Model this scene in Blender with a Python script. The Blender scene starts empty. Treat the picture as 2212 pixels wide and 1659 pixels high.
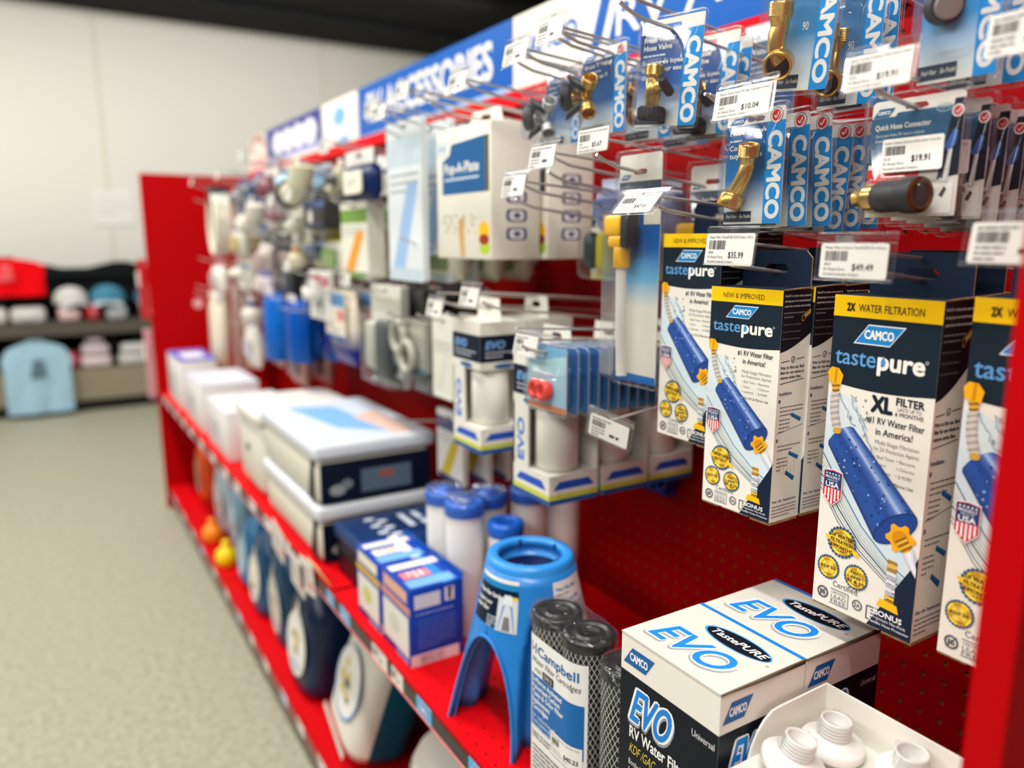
import bpy, math, random
from mathutils import Matrix, Vector
from mathutils.geometry import tessellate_polygon

random.seed(11)
SC = bpy.context.scene
COL = SC.collection
PI = math.pi
R = math.radians

# ------------------------------------------------------------------ camera, light, exposure
# World: +Y runs down the aisle, +X into the pegboard (its face is X = 0), Z up, metres.
cam_d = bpy.data.cameras.new('camera')
cam = bpy.data.objects.new('camera', cam_d)
COL.objects.link(cam)
cam_d.sensor_width = 36.0
cam_d.lens = 1661.0 / 2212.0 * 36.0
cam_d.clip_start = 0.02
yaw, pitch = R(31.6), R(10.6)
fw = Vector((math.sin(yaw) * math.cos(pitch), math.cos(yaw) * math.cos(pitch), -math.sin(pitch)))
rt = Vector((math.cos(yaw), -math.sin(yaw), 0))
up = rt.cross(fw)
cam.matrix_world = Matrix(((rt.x, up.x, -fw.x, -0.885), (rt.y, up.y, -fw.y, 0.0), (rt.z, up.z, -fw.z, 1.225), (0, 0, 0, 1)))
cam_d.dof.use_dof = True
cam_d.dof.focus_distance = 0.74
cam_d.dof.aperture_fstop = (cam_d.lens * 1e-3) / (2 * 0.0056)
SC.camera = cam
SC.view_settings.view_transform = 'Standard'
SC.view_settings.look = 'None'
SC.view_settings.gamma = 1.0
SC.view_settings.exposure = 0.0
SC.view_settings.use_curve_mapping = False
SC.cycles.transparent_max_bounces = 24
SC.cycles.max_bounces = 8

world = bpy.data.worlds.new('store_surroundings')
SC.world = world
world.use_nodes = True
wb = world.node_tree.nodes['Background']
wb.inputs[0].default_value = (1.0, 0.97, 0.92, 1)
wb.inputs[1].default_value = 0.06


def area_light(name, loc, sx, sy, power, rot=(0, 0, 0), col=(1, 0.97, 0.91)):
    d = bpy.data.lights.new(name, 'AREA')
    d.shape = 'RECTANGLE'
    d.size, d.size_y, d.energy, d.color = sx, sy, power, col
    o = bpy.data.objects.new(name, d)
    o.location, o.rotation_euler = loc, rot
    COL.objects.link(o)
    return o


area_light('tube_and_fill_light', (-0.95, 0.0, 2.86), 0.14, 1.5, 50, (0, R(-8), 0))
area_light('tube_and_fill_light', (-0.95, 2.8, 2.86), 0.14, 2.6, 66, (0, R(-8), 0))
area_light('tube_and_fill_light', (-3.2, 0.6, 2.86), 0.3, 7.0, 125, (0, R(-40), 0))  # added fill from the aisle side, brightens the front faces
area_light('tube_and_fill_light', (-2.0, 4.4, 2.86), 0.25, 2.4, 34, (0, 0, 0))  # unseen extra lamp added to lift the far floor
area_light('tube_and_fill_light', (-1.3, 5.2, 2.86), 7.0, 0.25, 76, (R(42), 0, 0))  # wash light added to brighten the back wall

# ------------------------------------------------------------------ materials


def lin(c):
    o = []
    for v in c[:3]:
        v = max(0.0, min(255.0, v)) / 255.0
        o.append(v / 12.92 if v <= 0.04045 else ((v + 0.055) / 1.055) ** 2.4)
    return (o[0], o[1], o[2], 1.0)


MATS = {}


def mat(key):
    if key in MATS:
        return MATS[key]
    m = bpy.data.materials.new(key)
    m.use_nodes = True
    nt = m.node_tree
    N, L = nt.nodes, nt.links
    b = N['Principled BSDF']
    att = N.new('ShaderNodeAttribute')
    att.attribute_name = 'Col'
    P = {  # roughness, metallic, specular, coat
        'card': (0.45, 0, 0.25, 0), 'gloss': (0.34, 0, 0.16, 0), 'plastic': (0.33, 0, 0.5, 0), 'matte': (0.8, 0, 0.2, 0),
        'rubber': (0.5, 0, 0.4, 0), 'metal': (0.38, 0.75, 0.5, 0), 'brass': (0.24, 0.85, 0.5, 0), 'paint': (0.5, 0, 0.08, 0.0), 'cloth': (0.9, 0, 0.1, 0),
        'carton': (0.6, 0, 0.15, 0), 'net': (0.5, 0, 0.4, 0), 'milky': (0.3, 0, 0.5, 0), 'board': (0.85, 0, 0.1, 0), 'floor': (0.5, 0, 0.4, 0),
        'wall': (0.85, 0, 0.2, 0), 'clear': (0.06, 0, 0.5, 0), 'shrink': (0.06, 0, 0.5, 0),
    }[key]
    b.inputs['Roughness'].default_value = P[0]
    b.inputs['Metallic'].default_value = P[1]
    b.inputs['Specular IOR Level'].default_value = P[2]
    b.inputs['Coat Weight'].default_value = P[3]
    col = att.outputs['Color']
    tc = N.new('ShaderNodeTexCoord')

    def noise(scale, detail=3.0):
        n = N.new('ShaderNodeTexNoise')
        n.inputs['Scale'].default_value = scale
        n.inputs['Detail'].default_value = detail
        L.new(tc.outputs['Object'], n.inputs['Vector'])
        return n.outputs['Fac']

    def math_(op, a, bb=None):
        n = N.new('ShaderNodeMath')
        n.operation = op
        for i, v in enumerate((a, bb)):
            if v is None:
                continue
            if isinstance(v, (int, float)):
                n.inputs[i].default_value = v
            else:
                L.new(v, n.inputs[i])
        return n.outputs[0]

    def bump(h, strength, dist):
        n = N.new('ShaderNodeBump')
        n.inputs['Strength'].default_value = strength
        n.inputs['Distance'].default_value = dist
        L.new(h, n.inputs['Height'])
        L.new(n.outputs[0], b.inputs['Normal'])
        return n.outputs[0]

    def mixcol(f, a, bb):
        n = N.new('ShaderNodeMix')
        n.data_type = 'RGBA'
        for i, v in ((0, f), (6, a), (7, bb)):
            if isinstance(v, (tuple, float)):
                n.inputs[i].default_value = v
            else:
                L.new(v, n.inputs[i])
        return n.outputs[2]

    if key == 'carton':
        bump(noise(60, 2), 0.15, 0.002)
    elif key == 'card':
        bump(noise(25, 1), 0.12, 0.002)
    elif key == 'paint':
        bump(noise(300, 2), 0.05, 0.001)
    elif key == 'brass':
        bump(noise(90, 2), 0.12, 0.001)
    elif key == 'cloth':
        bump(noise(30, 4), 0.6, 0.02)
    elif key == 'wall':
        bump(noise(60, 3), 0.1, 0.003)
    elif key == 'board':
        col = mixcol(noise(120, 3), col, lin((96, 66, 34)))
    elif key == 'floor':   # speckled vinyl composition tile
        n1 = math_('MULTIPLY', math_('SUBTRACT', noise(55, 6), 0.5), 2.2)
        f = math_('ADD', n1, 0.45)
        n = N.new('ShaderNodeClamp')
        L.new(f, n.inputs[0])
        col = mixcol(n.outputs[0], lin((142, 140, 120)), col)
        n2 = N.new('ShaderNodeClamp')
        L.new(math_('MULTIPLY', math_('SUBTRACT', noise(8, 2), 0.45), 0.8), n2.inputs[0])
        col = mixcol(n2.outputs[0], col, lin((166, 163, 142)))
    elif key == 'net':     # white plastic netting round a black carbon block
        s = N.new('ShaderNodeSeparateXYZ')
        L.new(tc.outputs['Object'], s.inputs[0])
        ang = math_('MULTIPLY', math_('ARCTAN2', s.outputs[1], s.outputs[0]), 30 / (2 * PI))
        zz = math_('MULTIPLY', s.outputs[2], 88.0)
        l1 = math_('ABSOLUTE', math_('SUBTRACT', math_('FRACT', math_('ADD', math_('ADD', ang, zz), 100.0)), 0.5))
        l2 = math_('ABSOLUTE', math_('SUBTRACT', math_('FRACT', math_('ADD', math_('SUBTRACT', ang, zz), 100.0)), 0.5))
        f = math_('LESS_THAN', math_('MINIMUM', l1, l2), 0.065)
        col = mixcol(f, col, lin((190, 190, 184)))
        bump(f, 0.4, 0.001)
    L.new(col, b.inputs['Base Color'])
    if key == 'milky':
        b.inputs['Transmission Weight'].default_value = 0.15
        b.inputs['Subsurface Weight'].default_value = 0.0
    if key in ('clear', 'shrink'):
        out = N['Material Output']
        tr = N.new('ShaderNodeBsdfTransparent')
        tr.inputs[0].default_value = (0.965, 0.97, 0.975, 1)
        gl = N.new('ShaderNodeBsdfGlossy')
        gl.inputs['Roughness'].default_value = 0.12 if key == 'clear' else 0.1
        gl.inputs[0].default_value = (1, 1, 1, 1)
        df = N.new('ShaderNodeBsdfDiffuse')
        L.new(col, df.inputs[0])
        lw = N.new('ShaderNodeLayerWeight')
        lw.inputs[0].default_value = 0.35
        nb = N.new('ShaderNodeBump')
        nb.inputs['Strength'].default_value = 0.07 if key == 'clear' else 1.0
        nb.inputs['Distance'].default_value = 0.004 if key == 'clear' else 0.012
        L.new(noise(35 if key == 'clear' else 45, 2), nb.inputs['Height'])
        L.new(nb.outputs[0], gl.inputs['Normal'])
        L.new(nb.outputs[0], lw.inputs['Normal'])
        m1 = N.new('ShaderNodeMixShader')
        L.new(math_('ADD', math_('MULTIPLY', lw.outputs['Fresnel'], 0.26 if key == 'clear' else 0.3), 0.012), m1.inputs[0])
        L.new(tr.outputs[0], m1.inputs[1])
        L.new(gl.outputs[0], m1.inputs[2])
        m2 = N.new('ShaderNodeMixShader')
        m2.inputs[0].default_value = 0.018
        L.new(m1.outputs[0], m2.inputs[1])
        L.new(df.outputs[0], m2.inputs[2])
        L.new(m2.outputs[0], out.inputs[0])
    MATS[key] = m
    return m


# ------------------------------------------------------------------ mesh builder
EPS = 0.0001


class Frame:
    """flat printing frame: (x, y, layer) -> point"""
    def __init__(s, o, u, v):
        s.o, s.u, s.v = Vector(o), Vector(u).normalized(), Vector(v).normalized()
        s.n = s.u.cross(s.v)

    def __call__(s, x, y, l=0):
        return s.o + s.u * x + s.v * y + s.n * (l * EPS)


class Cyl:
    """printing frame wrapped round a vertical cylinder, x = 0 faces local -y"""
    def __init__(s, cx, cy, r, a0=0.0, cone=0.0, z0=0.0):
        s.c, s.r, s.a0, s.cone, s.z0 = (cx, cy), r, a0, cone, z0

    def __call__(s, x, y, l=0):
        r = s.r + s.cone * (y - s.z0)
        a = s.a0 + x / s.r
        r += l * EPS * 2
        return Vector((s.c[0] + r * math.sin(a), s.c[1] - r * math.cos(a), y))


def front(w, z0=0.0, y=0.0, x0=None):      # facing local -y, origin at bottom left
    return Frame((-w / 2 if x0 is None else x0, y, z0), (1, 0, 0), (0, 0, 1))


def rightside(x, y0=0.0, z0=0.0):          # facing local +x
    return Frame((x, y0, z0), (0, 1, 0), (0, 0, 1))


def topside(z, x0, y0):
    return Frame((x0, y0, z), (1, 0, 0), (0, 1, 0))


_tc = {}
_tcurve = bpy.data.curves.new('lettering', 'FONT')
_tobj = bpy.data.objects.new('lettering', _tcurve)


def tgeo(s, bold, res):
    k = (s, bold, res)
    if k in _tc:
        return _tc[k]
    if _tobj.name not in COL.objects:
        COL.objects.link(_tobj)
    _tcurve.body = s
    _tcurve.offset = bold
    _tcurve.resolution_u = res
    bpy.context.view_layer.update()
    ev = _tobj.evaluated_get(bpy.context.evaluated_depsgraph_get())
    me = ev.to_mesh()
    vs = [(v.co.x, v.co.y) for v in me.vertices]
    fs = [tuple(p.vertices) for p in me.polygons]
    ev.to_mesh_clear()
    xs = [v[0] for v in vs] or [0, 1]
    _tc[k] = (vs, fs, min(xs), max(xs))
    return _tc[k]


class MB:
    def __init__(s):
        s.v, s.f, s.m, s.c, s.sm, s.mats = [], [], [], [], [], []
        s.T = Matrix.Identity(4)
        s.k = 0

    def mi(s, key):
        if key not in s.mats:
            s.mats.append(key)
        return s.mats.index(key)

    def add(s, pts, faces, key, col, smooth=False):
        b = len(s.v)
        s.v.extend(s.T @ Vector(p) for p in pts)
        k = s.mi(key)
        percol = isinstance(col, list)
        for i, f in enumerate(faces):
            s.f.append(tuple(b + q for q in f))
            s.m.append(k)
            s.sm.append(smooth)
            if percol:
                s.c.append([col[q] for q in f])
            else:
                s.c.append(col)

    def box(s, x0, y0, z0, x1, y1, z1, key, col, cols=None):
        p = [(x0, y0, z0), (x1, y0, z0), (x1, y1, z0), (x0, y1, z0), (x0, y0, z1), (x1, y0, z1), (x1, y1, z1), (x0, y1, z1)]
        for n, f in (('bottom', (3, 2, 1, 0)), ('top', (4, 5, 6, 7)), ('front', (0, 1, 5, 4)), ('right', (1, 2, 6, 5)), ('back', (2, 3, 7, 6)), ('left', (3, 0, 4, 7))):
            s.add(p, [f], key, (cols or {}).get(n, col))

    def loft(s, loops, key, col, cap0=True, cap1=True, smooth=True, closed=True):
        n = len(loops[0])
        pts = [p for lp in loops for p in lp]
        fs = []
        for i in range(len(loops) - 1):
            for j in range(n if closed else n - 1):
                a, b2 = i * n + j, i * n + (j + 1) % n
                fs.append((a, b2, b2 + n, a + n))
        c = col
        if isinstance(col, list):
            c = [cc for cc in col for _ in range(n)]
        s.add(pts, fs, key, c, smooth)
        if cap0:
            s.add(loops[0], [tuple(reversed(range(n)))], key, c[0] if isinstance(c, list) else c)
        if cap1:
            s.add(loops[-1], [tuple(range(n))], key, c[-1] if isinstance(c, list) else c)

    def rbox(s, x0, y0, z0, x1, y1, z1, r, key, col, n=3, b=None):
        b = min(r, (z1 - z0) / 3) if b is None else b
        lp = []
        for z, i in ((z0, b), (z0 + b * .3, b * .3), (z0 + b, 0), (z1 - b, 0), (z1 - b * .3, b * .3), (z1, b)):
            lp.append([(x, y, z) for x, y in rrect(x0 + i, y0 + i, x1 - i, y1 - i, max(r - i, 1e-4), n)])
        s.loft(lp, key, col)

    def lathe(s, prof, key, col, n=24, cap0=True, cap1=True, smooth=True, c=(0, 0)):
        lp = [[(c[0] + r * math.cos(2 * PI * j / n), c[1] + r * math.sin(2 * PI * j / n), z) for j in range(n)] for r, z in prof]
        s.loft(lp, key, col, cap0, cap1, smooth)

    def tube(s, path, r, key, col, n=8, closed=False, smooth=True):
        P = [Vector(p) for p in path]
        m = len(P)
        rs = r if isinstance(r, (list, tuple)) else [r] * m
        lp = []
        u = None
        for i in range(m):
            a = P[(i - 1) % m] if (closed or i > 0) else P[i]
            b = P[(i + 1) % m] if (closed or i < m - 1) else P[i]
            t = (b - a)
            t = t.normalized() if t.length > 1e-9 else Vector((0, 0, 1))
            if u is None:
                u = t.orthogonal().normalized()
            u = (u - t * u.dot(t))
            u = u.normalized() if u.length > 1e-6 else t.orthogonal().normalized()
            w = t.cross(u)
            lp.append([P[i] + u * (rs[i] * math.cos(2 * PI * j / n)) + w * (rs[i] * math.sin(2 * PI * j / n)) for j in range(n)])
        if closed:
            lp.append(lp[0])
        s.loft(lp, key, col, not closed, not closed, smooth)

    def plate(s, F, outline, holes, t, key, col, edge=None, back=None):
        """flat plate with holes: front at layer 0 of F, thickness t backwards"""
        loops = [[Vector((x, y, 0)) for x, y in lp] for lp in [outline] + list(holes)]
        tris = tessellate_polygon(loops)
        flat = [p for lp in loops for p in lp]
        fr = [F(p.x, p.y) for p in flat]
        bk = [F(p.x, p.y) - F.n * t for p in flat]
        s.add(fr, [tuple(q) for q in tris], key, col)
        s.add(bk, [tuple(reversed(q)) for q in tris], key, back or col)
        o = 0
        for lp in loops:
            n = len(lp)
            s.add(fr[o:o + n] + bk[o:o + n], [(j, n + j, n + (j + 1) % n, (j + 1) % n) for j in range(n)], key, edge or col)
            o += n

    # ---- printing
    def up(s, l):
        """later ink lies a hair above earlier ink of the same layer"""
        s.k = (s.k + 1) % 12
        return l + .06 * s.k

    def gpoly(s, F, pts, col, l=1, key='card'):
        l = s.up(l)
        s.add([F(x, y, l) for x, y in pts], [tuple(range(len(pts)))], key, col)

    def grect(s, F, x0, y0, x1, y1, col, l=1, key='card', nx=1, top=None):
        l = s.up(l)
        pts, fs, cs = [], [], []
        for i in range(nx + 1):
            x = x0 + (x1 - x0) * i / nx
            pts += [F(x, y0, l), F(x, y1, l)]
            cs += [col, top or col]
        for i in range(nx):
            fs.append((2 * i, 2 * i + 2, 2 * i + 3, 2 * i + 1))
        s.add(pts, fs, key, cs if top else col)

    def gstrips(s, F, rails, cols, l=1, key='card'):
        """bands between successive 2D polylines, colours blending rail to rail"""
        n = len(rails[0])
        l = s.up(l)
        pts = [F(x, y, l) for rl in rails for x, y in rl]
        cs = [c for c in cols for _ in range(n)]
        fs = [(i * n + j, i * n + j + 1, (i + 1) * n + j + 1, (i + 1) * n + j) for i in range(len(rails) - 1) for j in range(n - 1)]
        s.add(pts, fs, key, cs)

    def gell(s, F, cx, cy, rx, ry=None, col=(0, 0, 0), l=1, rot=0.0, n=24, key='card', rim=None):
        ry = rx if ry is None else ry
        ca, sa = math.cos(rot), math.sin(rot)
        pts = [(cx + rx * math.cos(a) * ca - ry * math.sin(a) * sa, cy + rx * math.cos(a) * sa + ry * math.sin(a) * ca) for a in (2 * PI * i / n for i in range(n))]
        if rim is None:
            s.gpoly(F, pts, col, l, key)
        else:
            s.add([F(cx, cy, l)] + [F(x, y, l) for x, y in pts], [(0, 1 + i, 1 + (i + 1) % n) for i in range(n)], key, [col] + [rim] * n)

    def gline(s, F, pts, w, col, l=1, key='card'):
        for (xa, ya), (xb, yb) in zip(pts[:-1], pts[1:]):
            dx, dy = xb - xa, yb - ya
            d = math.hypot(dx, dy) or 1
            nx, ny = -dy / d * w / 2, dx / d * w / 2
            s.gpoly(F, [(xa - nx, ya - ny), (xb - nx, yb - ny), (xb + nx, yb + ny), (xa + nx, ya + ny)], col, l, key)

    def gring(s, F, cx, cy, r, w, col, l=1, n=24, key='card', ry=None):
        ry = r if ry is None else ry
        l = s.up(l)
        pts = []
        for i in range(n):
            a = 2 * PI * i / n
            pts += [F(cx + r * math.cos(a), cy + ry * math.sin(a), l), F(cx + (r - w) * math.cos(a), cy + (ry - w) * math.sin(a), l)]
        s.add(pts, [(2 * i, (2 * i + 2) % (2 * n), (2 * i + 3) % (2 * n), 2 * i + 1) for i in range(n)], key, col)

    def text(s, F, t, x, y, cap, col, l=2, w=None, al='l', bold=0.0, sh=0.0, rot=0.0, key='card', res=2, arc=None):
        fat = bold * .95
        vs, fs, xa, xb = tgeo(t, 0.0, res if cap < .009 else max(res, 4))
        sc = cap / 0.69
        fat *= sc
        xa, xb = (xa - fat / sc, xb + fat / sc) if w is not None else (xa, xb)
        sx = sc if w is None else w / max(1e-6, xb - xa)
        tw = (xb - xa) * sx
        ox = {'l': 0.0, 'c': -tw / 2, 'r': -tw}[al]
        ca, sa = math.cos(rot), math.sin(rot)
        pts = []
        for px, py in vs:
            qx, qy = (px - xa) * sx + py * sc * sh + ox, py * sc
            pts.append(F(x + qx * ca - qy * sa, y + qx * sa + qy * ca, l))
        s.add(pts, fs, key, col)
        if fat > 0:
            o0, ux, uy = F(x, y, l), F(x + 1e-3, y, l) - F(x, y, l), F(x, y + 1e-3, l) - F(x, y, l)
            for k in range(8):
                d = ux * (math.cos(PI / 4 * k) * fat * 1e3) + uy * (math.sin(PI / 4 * k) * fat * 1e3)
                nz = ux.cross(uy).normalized() * (EPS * .09 * (k + 1))
                s.add([p + d + nz for p in pts], fs, key, col)

    def fine(s, F, x, y, w, rows, dy, h, col, l=2, key='card', seed=0, sl=0.0):
        """rows of small print too fine to read"""
        rg = random.Random(seed + int(x * 1e4) + int(y * 1e4))
        for r_ in range(rows):
            px = x
            end = x + w * (1.0 if r_ < rows - 1 else rg.uniform(0.4, 0.9))
            while px < end:
                wl = min(rg.uniform(1.2, 4.5) * h, end - px)
                s.gpoly(F, [(px, y - r_ * dy), (px + wl, y - r_ * dy), (px + wl, y - r_ * dy + h * .75), (px, y - r_ * dy + h * .75)], col, l, key)
                px += wl + h * 0.45

    def barcode(s, F, x, y, w, h, col=(40, 40, 40), l=2, n=26, seed=1):
        rg = random.Random(seed)
        px = x
        while px < x + w:
            bw = rg.choice((0.4, 0.4, 0.8, 1.2)) * w / n
            s.gpoly(F, [(px, y), (px + bw, y), (px + bw, y + h), (px, y + h)], col, l)
            px += bw + rg.choice((0.4, 0.5, 0.9)) * w / n

    def build(s, name, parent=None, loc=(0, 0, 0), rot=(0, 0, 0)):
        me = bpy.data.meshes.new(name)
        me.from_pydata([tuple(v) for v in s.v], [], s.f)
        for k in s.mats:
            me.materials.append(mat(k))
        me.polygons.foreach_set('material_index', s.m)
        me.polygons.foreach_set('use_smooth', s.sm)
        ca = me.color_attributes.new('Col', 'FLOAT_COLOR', 'CORNER')
        buf = []
        for f, c in zip(s.f, s.c):
            if isinstance(c, list):
                for q in c:
                    buf.extend(lin(q))
            else:
                buf.extend(lin(c) * len(f))
        ca.data.foreach_set('color', buf)
        me.update()
        o = bpy.data.objects.new(name, me)
        COL.objects.link(o)
        o.parent = parent
        o.location, o.rotation_euler = loc, rot
        return o


def rrect(x0, y0, x1, y1, r, n=4):
    r = min(r, (x1 - x0) / 2, (y1 - y0) / 2)
    pts = []
    for cx, cy, a0 in ((x1 - r, y0 + r, -PI / 2), (x1 - r, y1 - r, 0), (x0 + r, y1 - r, PI / 2), (x0 + r, y0 + r, PI)):
        for i in range(n + 1):
            a = a0 + PI / 2 * i / n
            pts.append((cx + r * math.cos(a), cy + r * math.sin(a)))
    return pts


def euro(cx, cy, w, h):
    """outline of a hang hole"""
    return [(cx - w / 2, cy), (cx - w / 2 + h * .4, cy - h / 2), (cx + w / 2 - h * .4, cy - h / 2), (cx + w / 2, cy), (cx + w / 2 - h * .5, cy + h / 2), (cx - w / 2 + h * .5, cy + h / 2)]


def tag(o, label=None, cat=None, group=None, kind=None):
    for k, v in (('label', label), ('category', cat), ('group', group), ('kind', kind)):
        if v:
            o[k] = v
    return o


WALLROT = -PI / 2          # local -y faces the aisle (-X), local x runs towards the viewer (-Y)


def thing(name, label, cat, loc, rotz=WALLROT, group=None, rx=0.0, ry=0.0):
    o = bpy.data.objects.new(name, None)
    o.empty_display_size = 0.05
    COL.objects.link(o)
    o.location = loc
    o.rotation_euler = (rx, ry, rotz)
    return tag(o, label, cat, group)


def dup(root, loc, label, rotz=None, group=None, rx=None):
    r = root.copy()
    COL.objects.link(r)
    r.location = loc
    if rotz is not None:
        r.rotation_euler = (r.rotation_euler[0] if rx is None else rx, r.rotation_euler[1], rotz)
    r['label'] = label
    if group:
        r['group'] = group
    for ch in list(root.children):
        c = ch.copy()
        COL.objects.link(c)
        c.parent = r
        for g in ch.children:
            d = g.copy()
            COL.objects.link(d)
            d.parent = c
    return r


RED = (196, 2, 12)
WHITE = (232, 229, 218)
NAVY = (16, 30, 46)
BLUE = (20, 120, 196)
STEEL = (206, 204, 198)
BRASS = (226, 184, 104)
CLEAR = (228, 230, 236)
# ------------------------------------------------------------------ the setting


def struct(name, mb, kind='structure'):
    return tag(mb.build(name), kind=kind)


m = MB()
m.box(-7, -4, -0.05, 6, 7.0, 0.0, 'floor', (184, 181, 161))
struct('floor', m)
m = MB()
m.box(-7, 7.0, 0.0, 6, 7.1, 3.4, 'wall', (232, 230, 221))
struct('wall_back', m)
m = MB()
for x in (-3.9, -2.1, -0.33, 1.45, 3.2):
    m.box(x - 0.012, 6.994, 0.02, x + 0.012, 7.0, 2.92, 'wall', (222, 217, 202))
struct('trim_1', m)
m = MB()
m.box(-7, -4, 2.94, 6, 7.0, 3.0, 'matte', (14, 15, 16))
for i in range(9):
    m.box(-7 + 0.0, -3.4 + i * 1.2, 2.90, 6, -3.34 + i * 1.2, 2.94, 'matte', (20, 22, 23))
struct('ceiling', m)
m = MB()
m.box(-7, 6.985, 0, 6, 7.0, 0.1, 'plastic', (28, 28, 28))
struct('baseboard_back', m)

# ------------------------------------------------------------------ gondola
Y0, Y1, BAYS = 0.20, 3.74, 3
BW = (Y1 - Y0) / BAYS
SHELF, DECK, LIPX = 0.55, 0.105, -0.45
TOL = 0.0007      # goods stand this much clear of the sheet metal


def perf(m, F, nx, ny, pitch, r, t, key, col, hole):
    """sheet with real round holes, front at layer 0 of F"""
    k = r / pitch
    for i in range(nx):
        for j in range(ny):
            cx, cy = (i + .5) * pitch, (j + .5) * pitch
            out, inn = [], []
            for q in range(8):
                a = PI / 4 * q
                d = pitch / 2 / max(abs(math.cos(a)), abs(math.sin(a)))
                out.append((cx + d * math.cos(a), cy + d * math.sin(a)))
                inn.append((cx + r * math.cos(a), cy + r * math.sin(a)))
            P = [F(x, y) for x, y in out + inn]
            m.add(P, [(q, (q + 1) % 8, 8 + (q + 1) % 8, 8 + q) for q in range(8)], key, col)
            I = [F(x, y) for x, y in inn]
            B = [p - F.n * t for p in I]
            m.add(I + B, [(q, (q + 1) % 8, 8 + (q + 1) % 8, 8 + q) for q in range(8)], 'board', hole)


gon = thing('gondola_shelving', 'long red pegboard gondola with end panels, a main shelf and a base deck', 'shelving unit', (0, 0, 0), 0)
PIT = 0.0254
for b in range(BAYS):
    m = MB()
    nx = int(BW / PIT)
    F = Frame((0, nx * PIT, 0.18), (0, -1, 0), (0, 0, 1))
    perf(m, F, nx, 52, PIT, 0.0031, 0.004, 'paint', (140, 0, 5), (160, 104, 36))
    wy = nx * PIT
    m.box(0, wy, 0.18, 0.012, BW, 1.50, 'paint', (176, 4, 14))       # steel upright strip between two boards
    m.box(0.0045, 0.0, 0.18, 0.016, BW, 1.50, 'board', (176, 118, 50))
    m.build('pegboard_panel', gon, (0, Y0 + 0.005 + b * BW, 0))
m = MB()
m.box(-0.006, Y0, 1.494, 0.02, Y1, 1.528, 'paint', (206, 6, 20))
m.box(-0.012, Y0, 1.494, -0.006, Y1, 1.499, 'paint', (206, 6, 20))
m.build('top_rail', gon)
for b in range(BAYS):
    ya = Y0 + 0.004 + b * BW
    m = MB()
    nx, ny = int((BW - 0.008) / PIT), 16
    F = Frame((LIPX + 0.004, ya + nx * PIT, SHELF), (0, -1, 0), (1, 0, 0))
    perf(m, F, nx, ny, PIT, 0.0021, 0.002, 'paint', (214, 6, 16), (26, 8, 8))
    m.box(LIPX + 0.004, ya + nx * PIT, SHELF - 0.002, LIPX + 0.004 + ny * PIT, ya + BW - 0.008, SHELF, 'paint', (214, 6, 16))
    m.box(LIPX + 0.004 + ny * PIT, ya, SHELF - 0.002, -0.002, ya + BW - 0.008, SHELF, 'paint', (214, 6, 16))
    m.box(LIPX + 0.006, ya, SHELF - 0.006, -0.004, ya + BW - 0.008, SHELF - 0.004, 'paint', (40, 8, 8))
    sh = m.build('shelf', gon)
    m = MB()
    m.box(LIPX, ya, SHELF - 0.036, LIPX + 0.006, ya + BW - 0.008, SHELF + 0.002, 'paint', (206, 6, 18))
    m.build('shelf_lip', sh)
    m = MB()
    m.box(LIPX - 0.002, ya + 0.002, SHELF - 0.028, LIPX, ya + BW - 0.01, SHELF - 0.006, 'plastic', (26, 24, 24))
    m.tube([(LIPX - 0.002, ya + 0.002, SHELF - 0.031), (LIPX - 0.002, ya + BW - 0.01, SHELF - 0.031)], 0.0016, 'plastic', (214, 110, 112), n=6)
    m.build('price_rail', sh)
    m = MB()
    for y in (ya + 0.01, ya + BW - 0.03):
        m.add([(-0.002, y, SHELF - 0.006), (-0.002, y, SHELF - 0.1), (LIPX + 0.03, y, SHELF - 0.03), (LIPX + 0.03, y, SHELF - 0.006),
               (-0.002, y + .003, SHELF - 0.006), (-0.002, y + .003, SHELF - 0.1), (LIPX + 0.03, y + .003, SHELF - 0.03), (LIPX + 0.03, y + .003, SHELF - 0.006)],
              [(0, 1, 2, 3), (7, 6, 5, 4), (0, 4, 5, 1), (1, 5, 6, 2), (2, 6, 7, 3), (3, 7, 4, 0)], 'paint', (150, 6, 14))
    m.build('shelf_bracket', sh)
    m = MB()
    m.box(LIPX + 0.004, ya, DECK - 0.004, -0.002, ya + BW - 0.008, DECK, 'paint', (204, 6, 16))
    dk = m.build('base_deck', gon)
    m = MB()
    m.box(LIPX, ya, DECK - 0.034, LIPX + 0.006, ya + BW - 0.008, DECK + 0.004, 'paint', (200, 6, 18))
    m.box(LIPX - 0.002, ya + 0.002, DECK - 0.026, LIPX, ya + BW - 0.01, DECK - 0.004, 'plastic', (150, 30, 40))
    m.build('deck_lip', dk)
    m = MB()
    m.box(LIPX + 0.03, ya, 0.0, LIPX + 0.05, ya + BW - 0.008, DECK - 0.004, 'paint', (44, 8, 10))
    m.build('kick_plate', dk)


def end_panel(y, t):
    m = MB()
    lp = [[(x, yy, z) for x, z in rrect(-0.457, 0.0, 0.02, 1.508, 0.006, 2)] for yy in (y, y + t)]
    m.loft(lp, 'paint', (180, 0, 6), smooth=False)
    m.box(-0.462, y - 0.001, 0.0, -0.455, y + t + 0.001, 1.508, 'paint', (184, 0, 8))
    return m


end_panel(Y0 - 0.02, 0.018).build('end_panel', gon)
pf = end_panel(Y1, 0.018)
e = pf.build('end_panel', gon)
m = MB()
Fp = Frame((-0.263, Y1, 0.942), (1, 0, 0), (0, 0, 1))
m.gell(Fp, 0, 0, 0.022, col=(236, 180, 178), l=3)  # flat pale pink disc on the panel face
m.build('round_dot', e)

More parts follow.
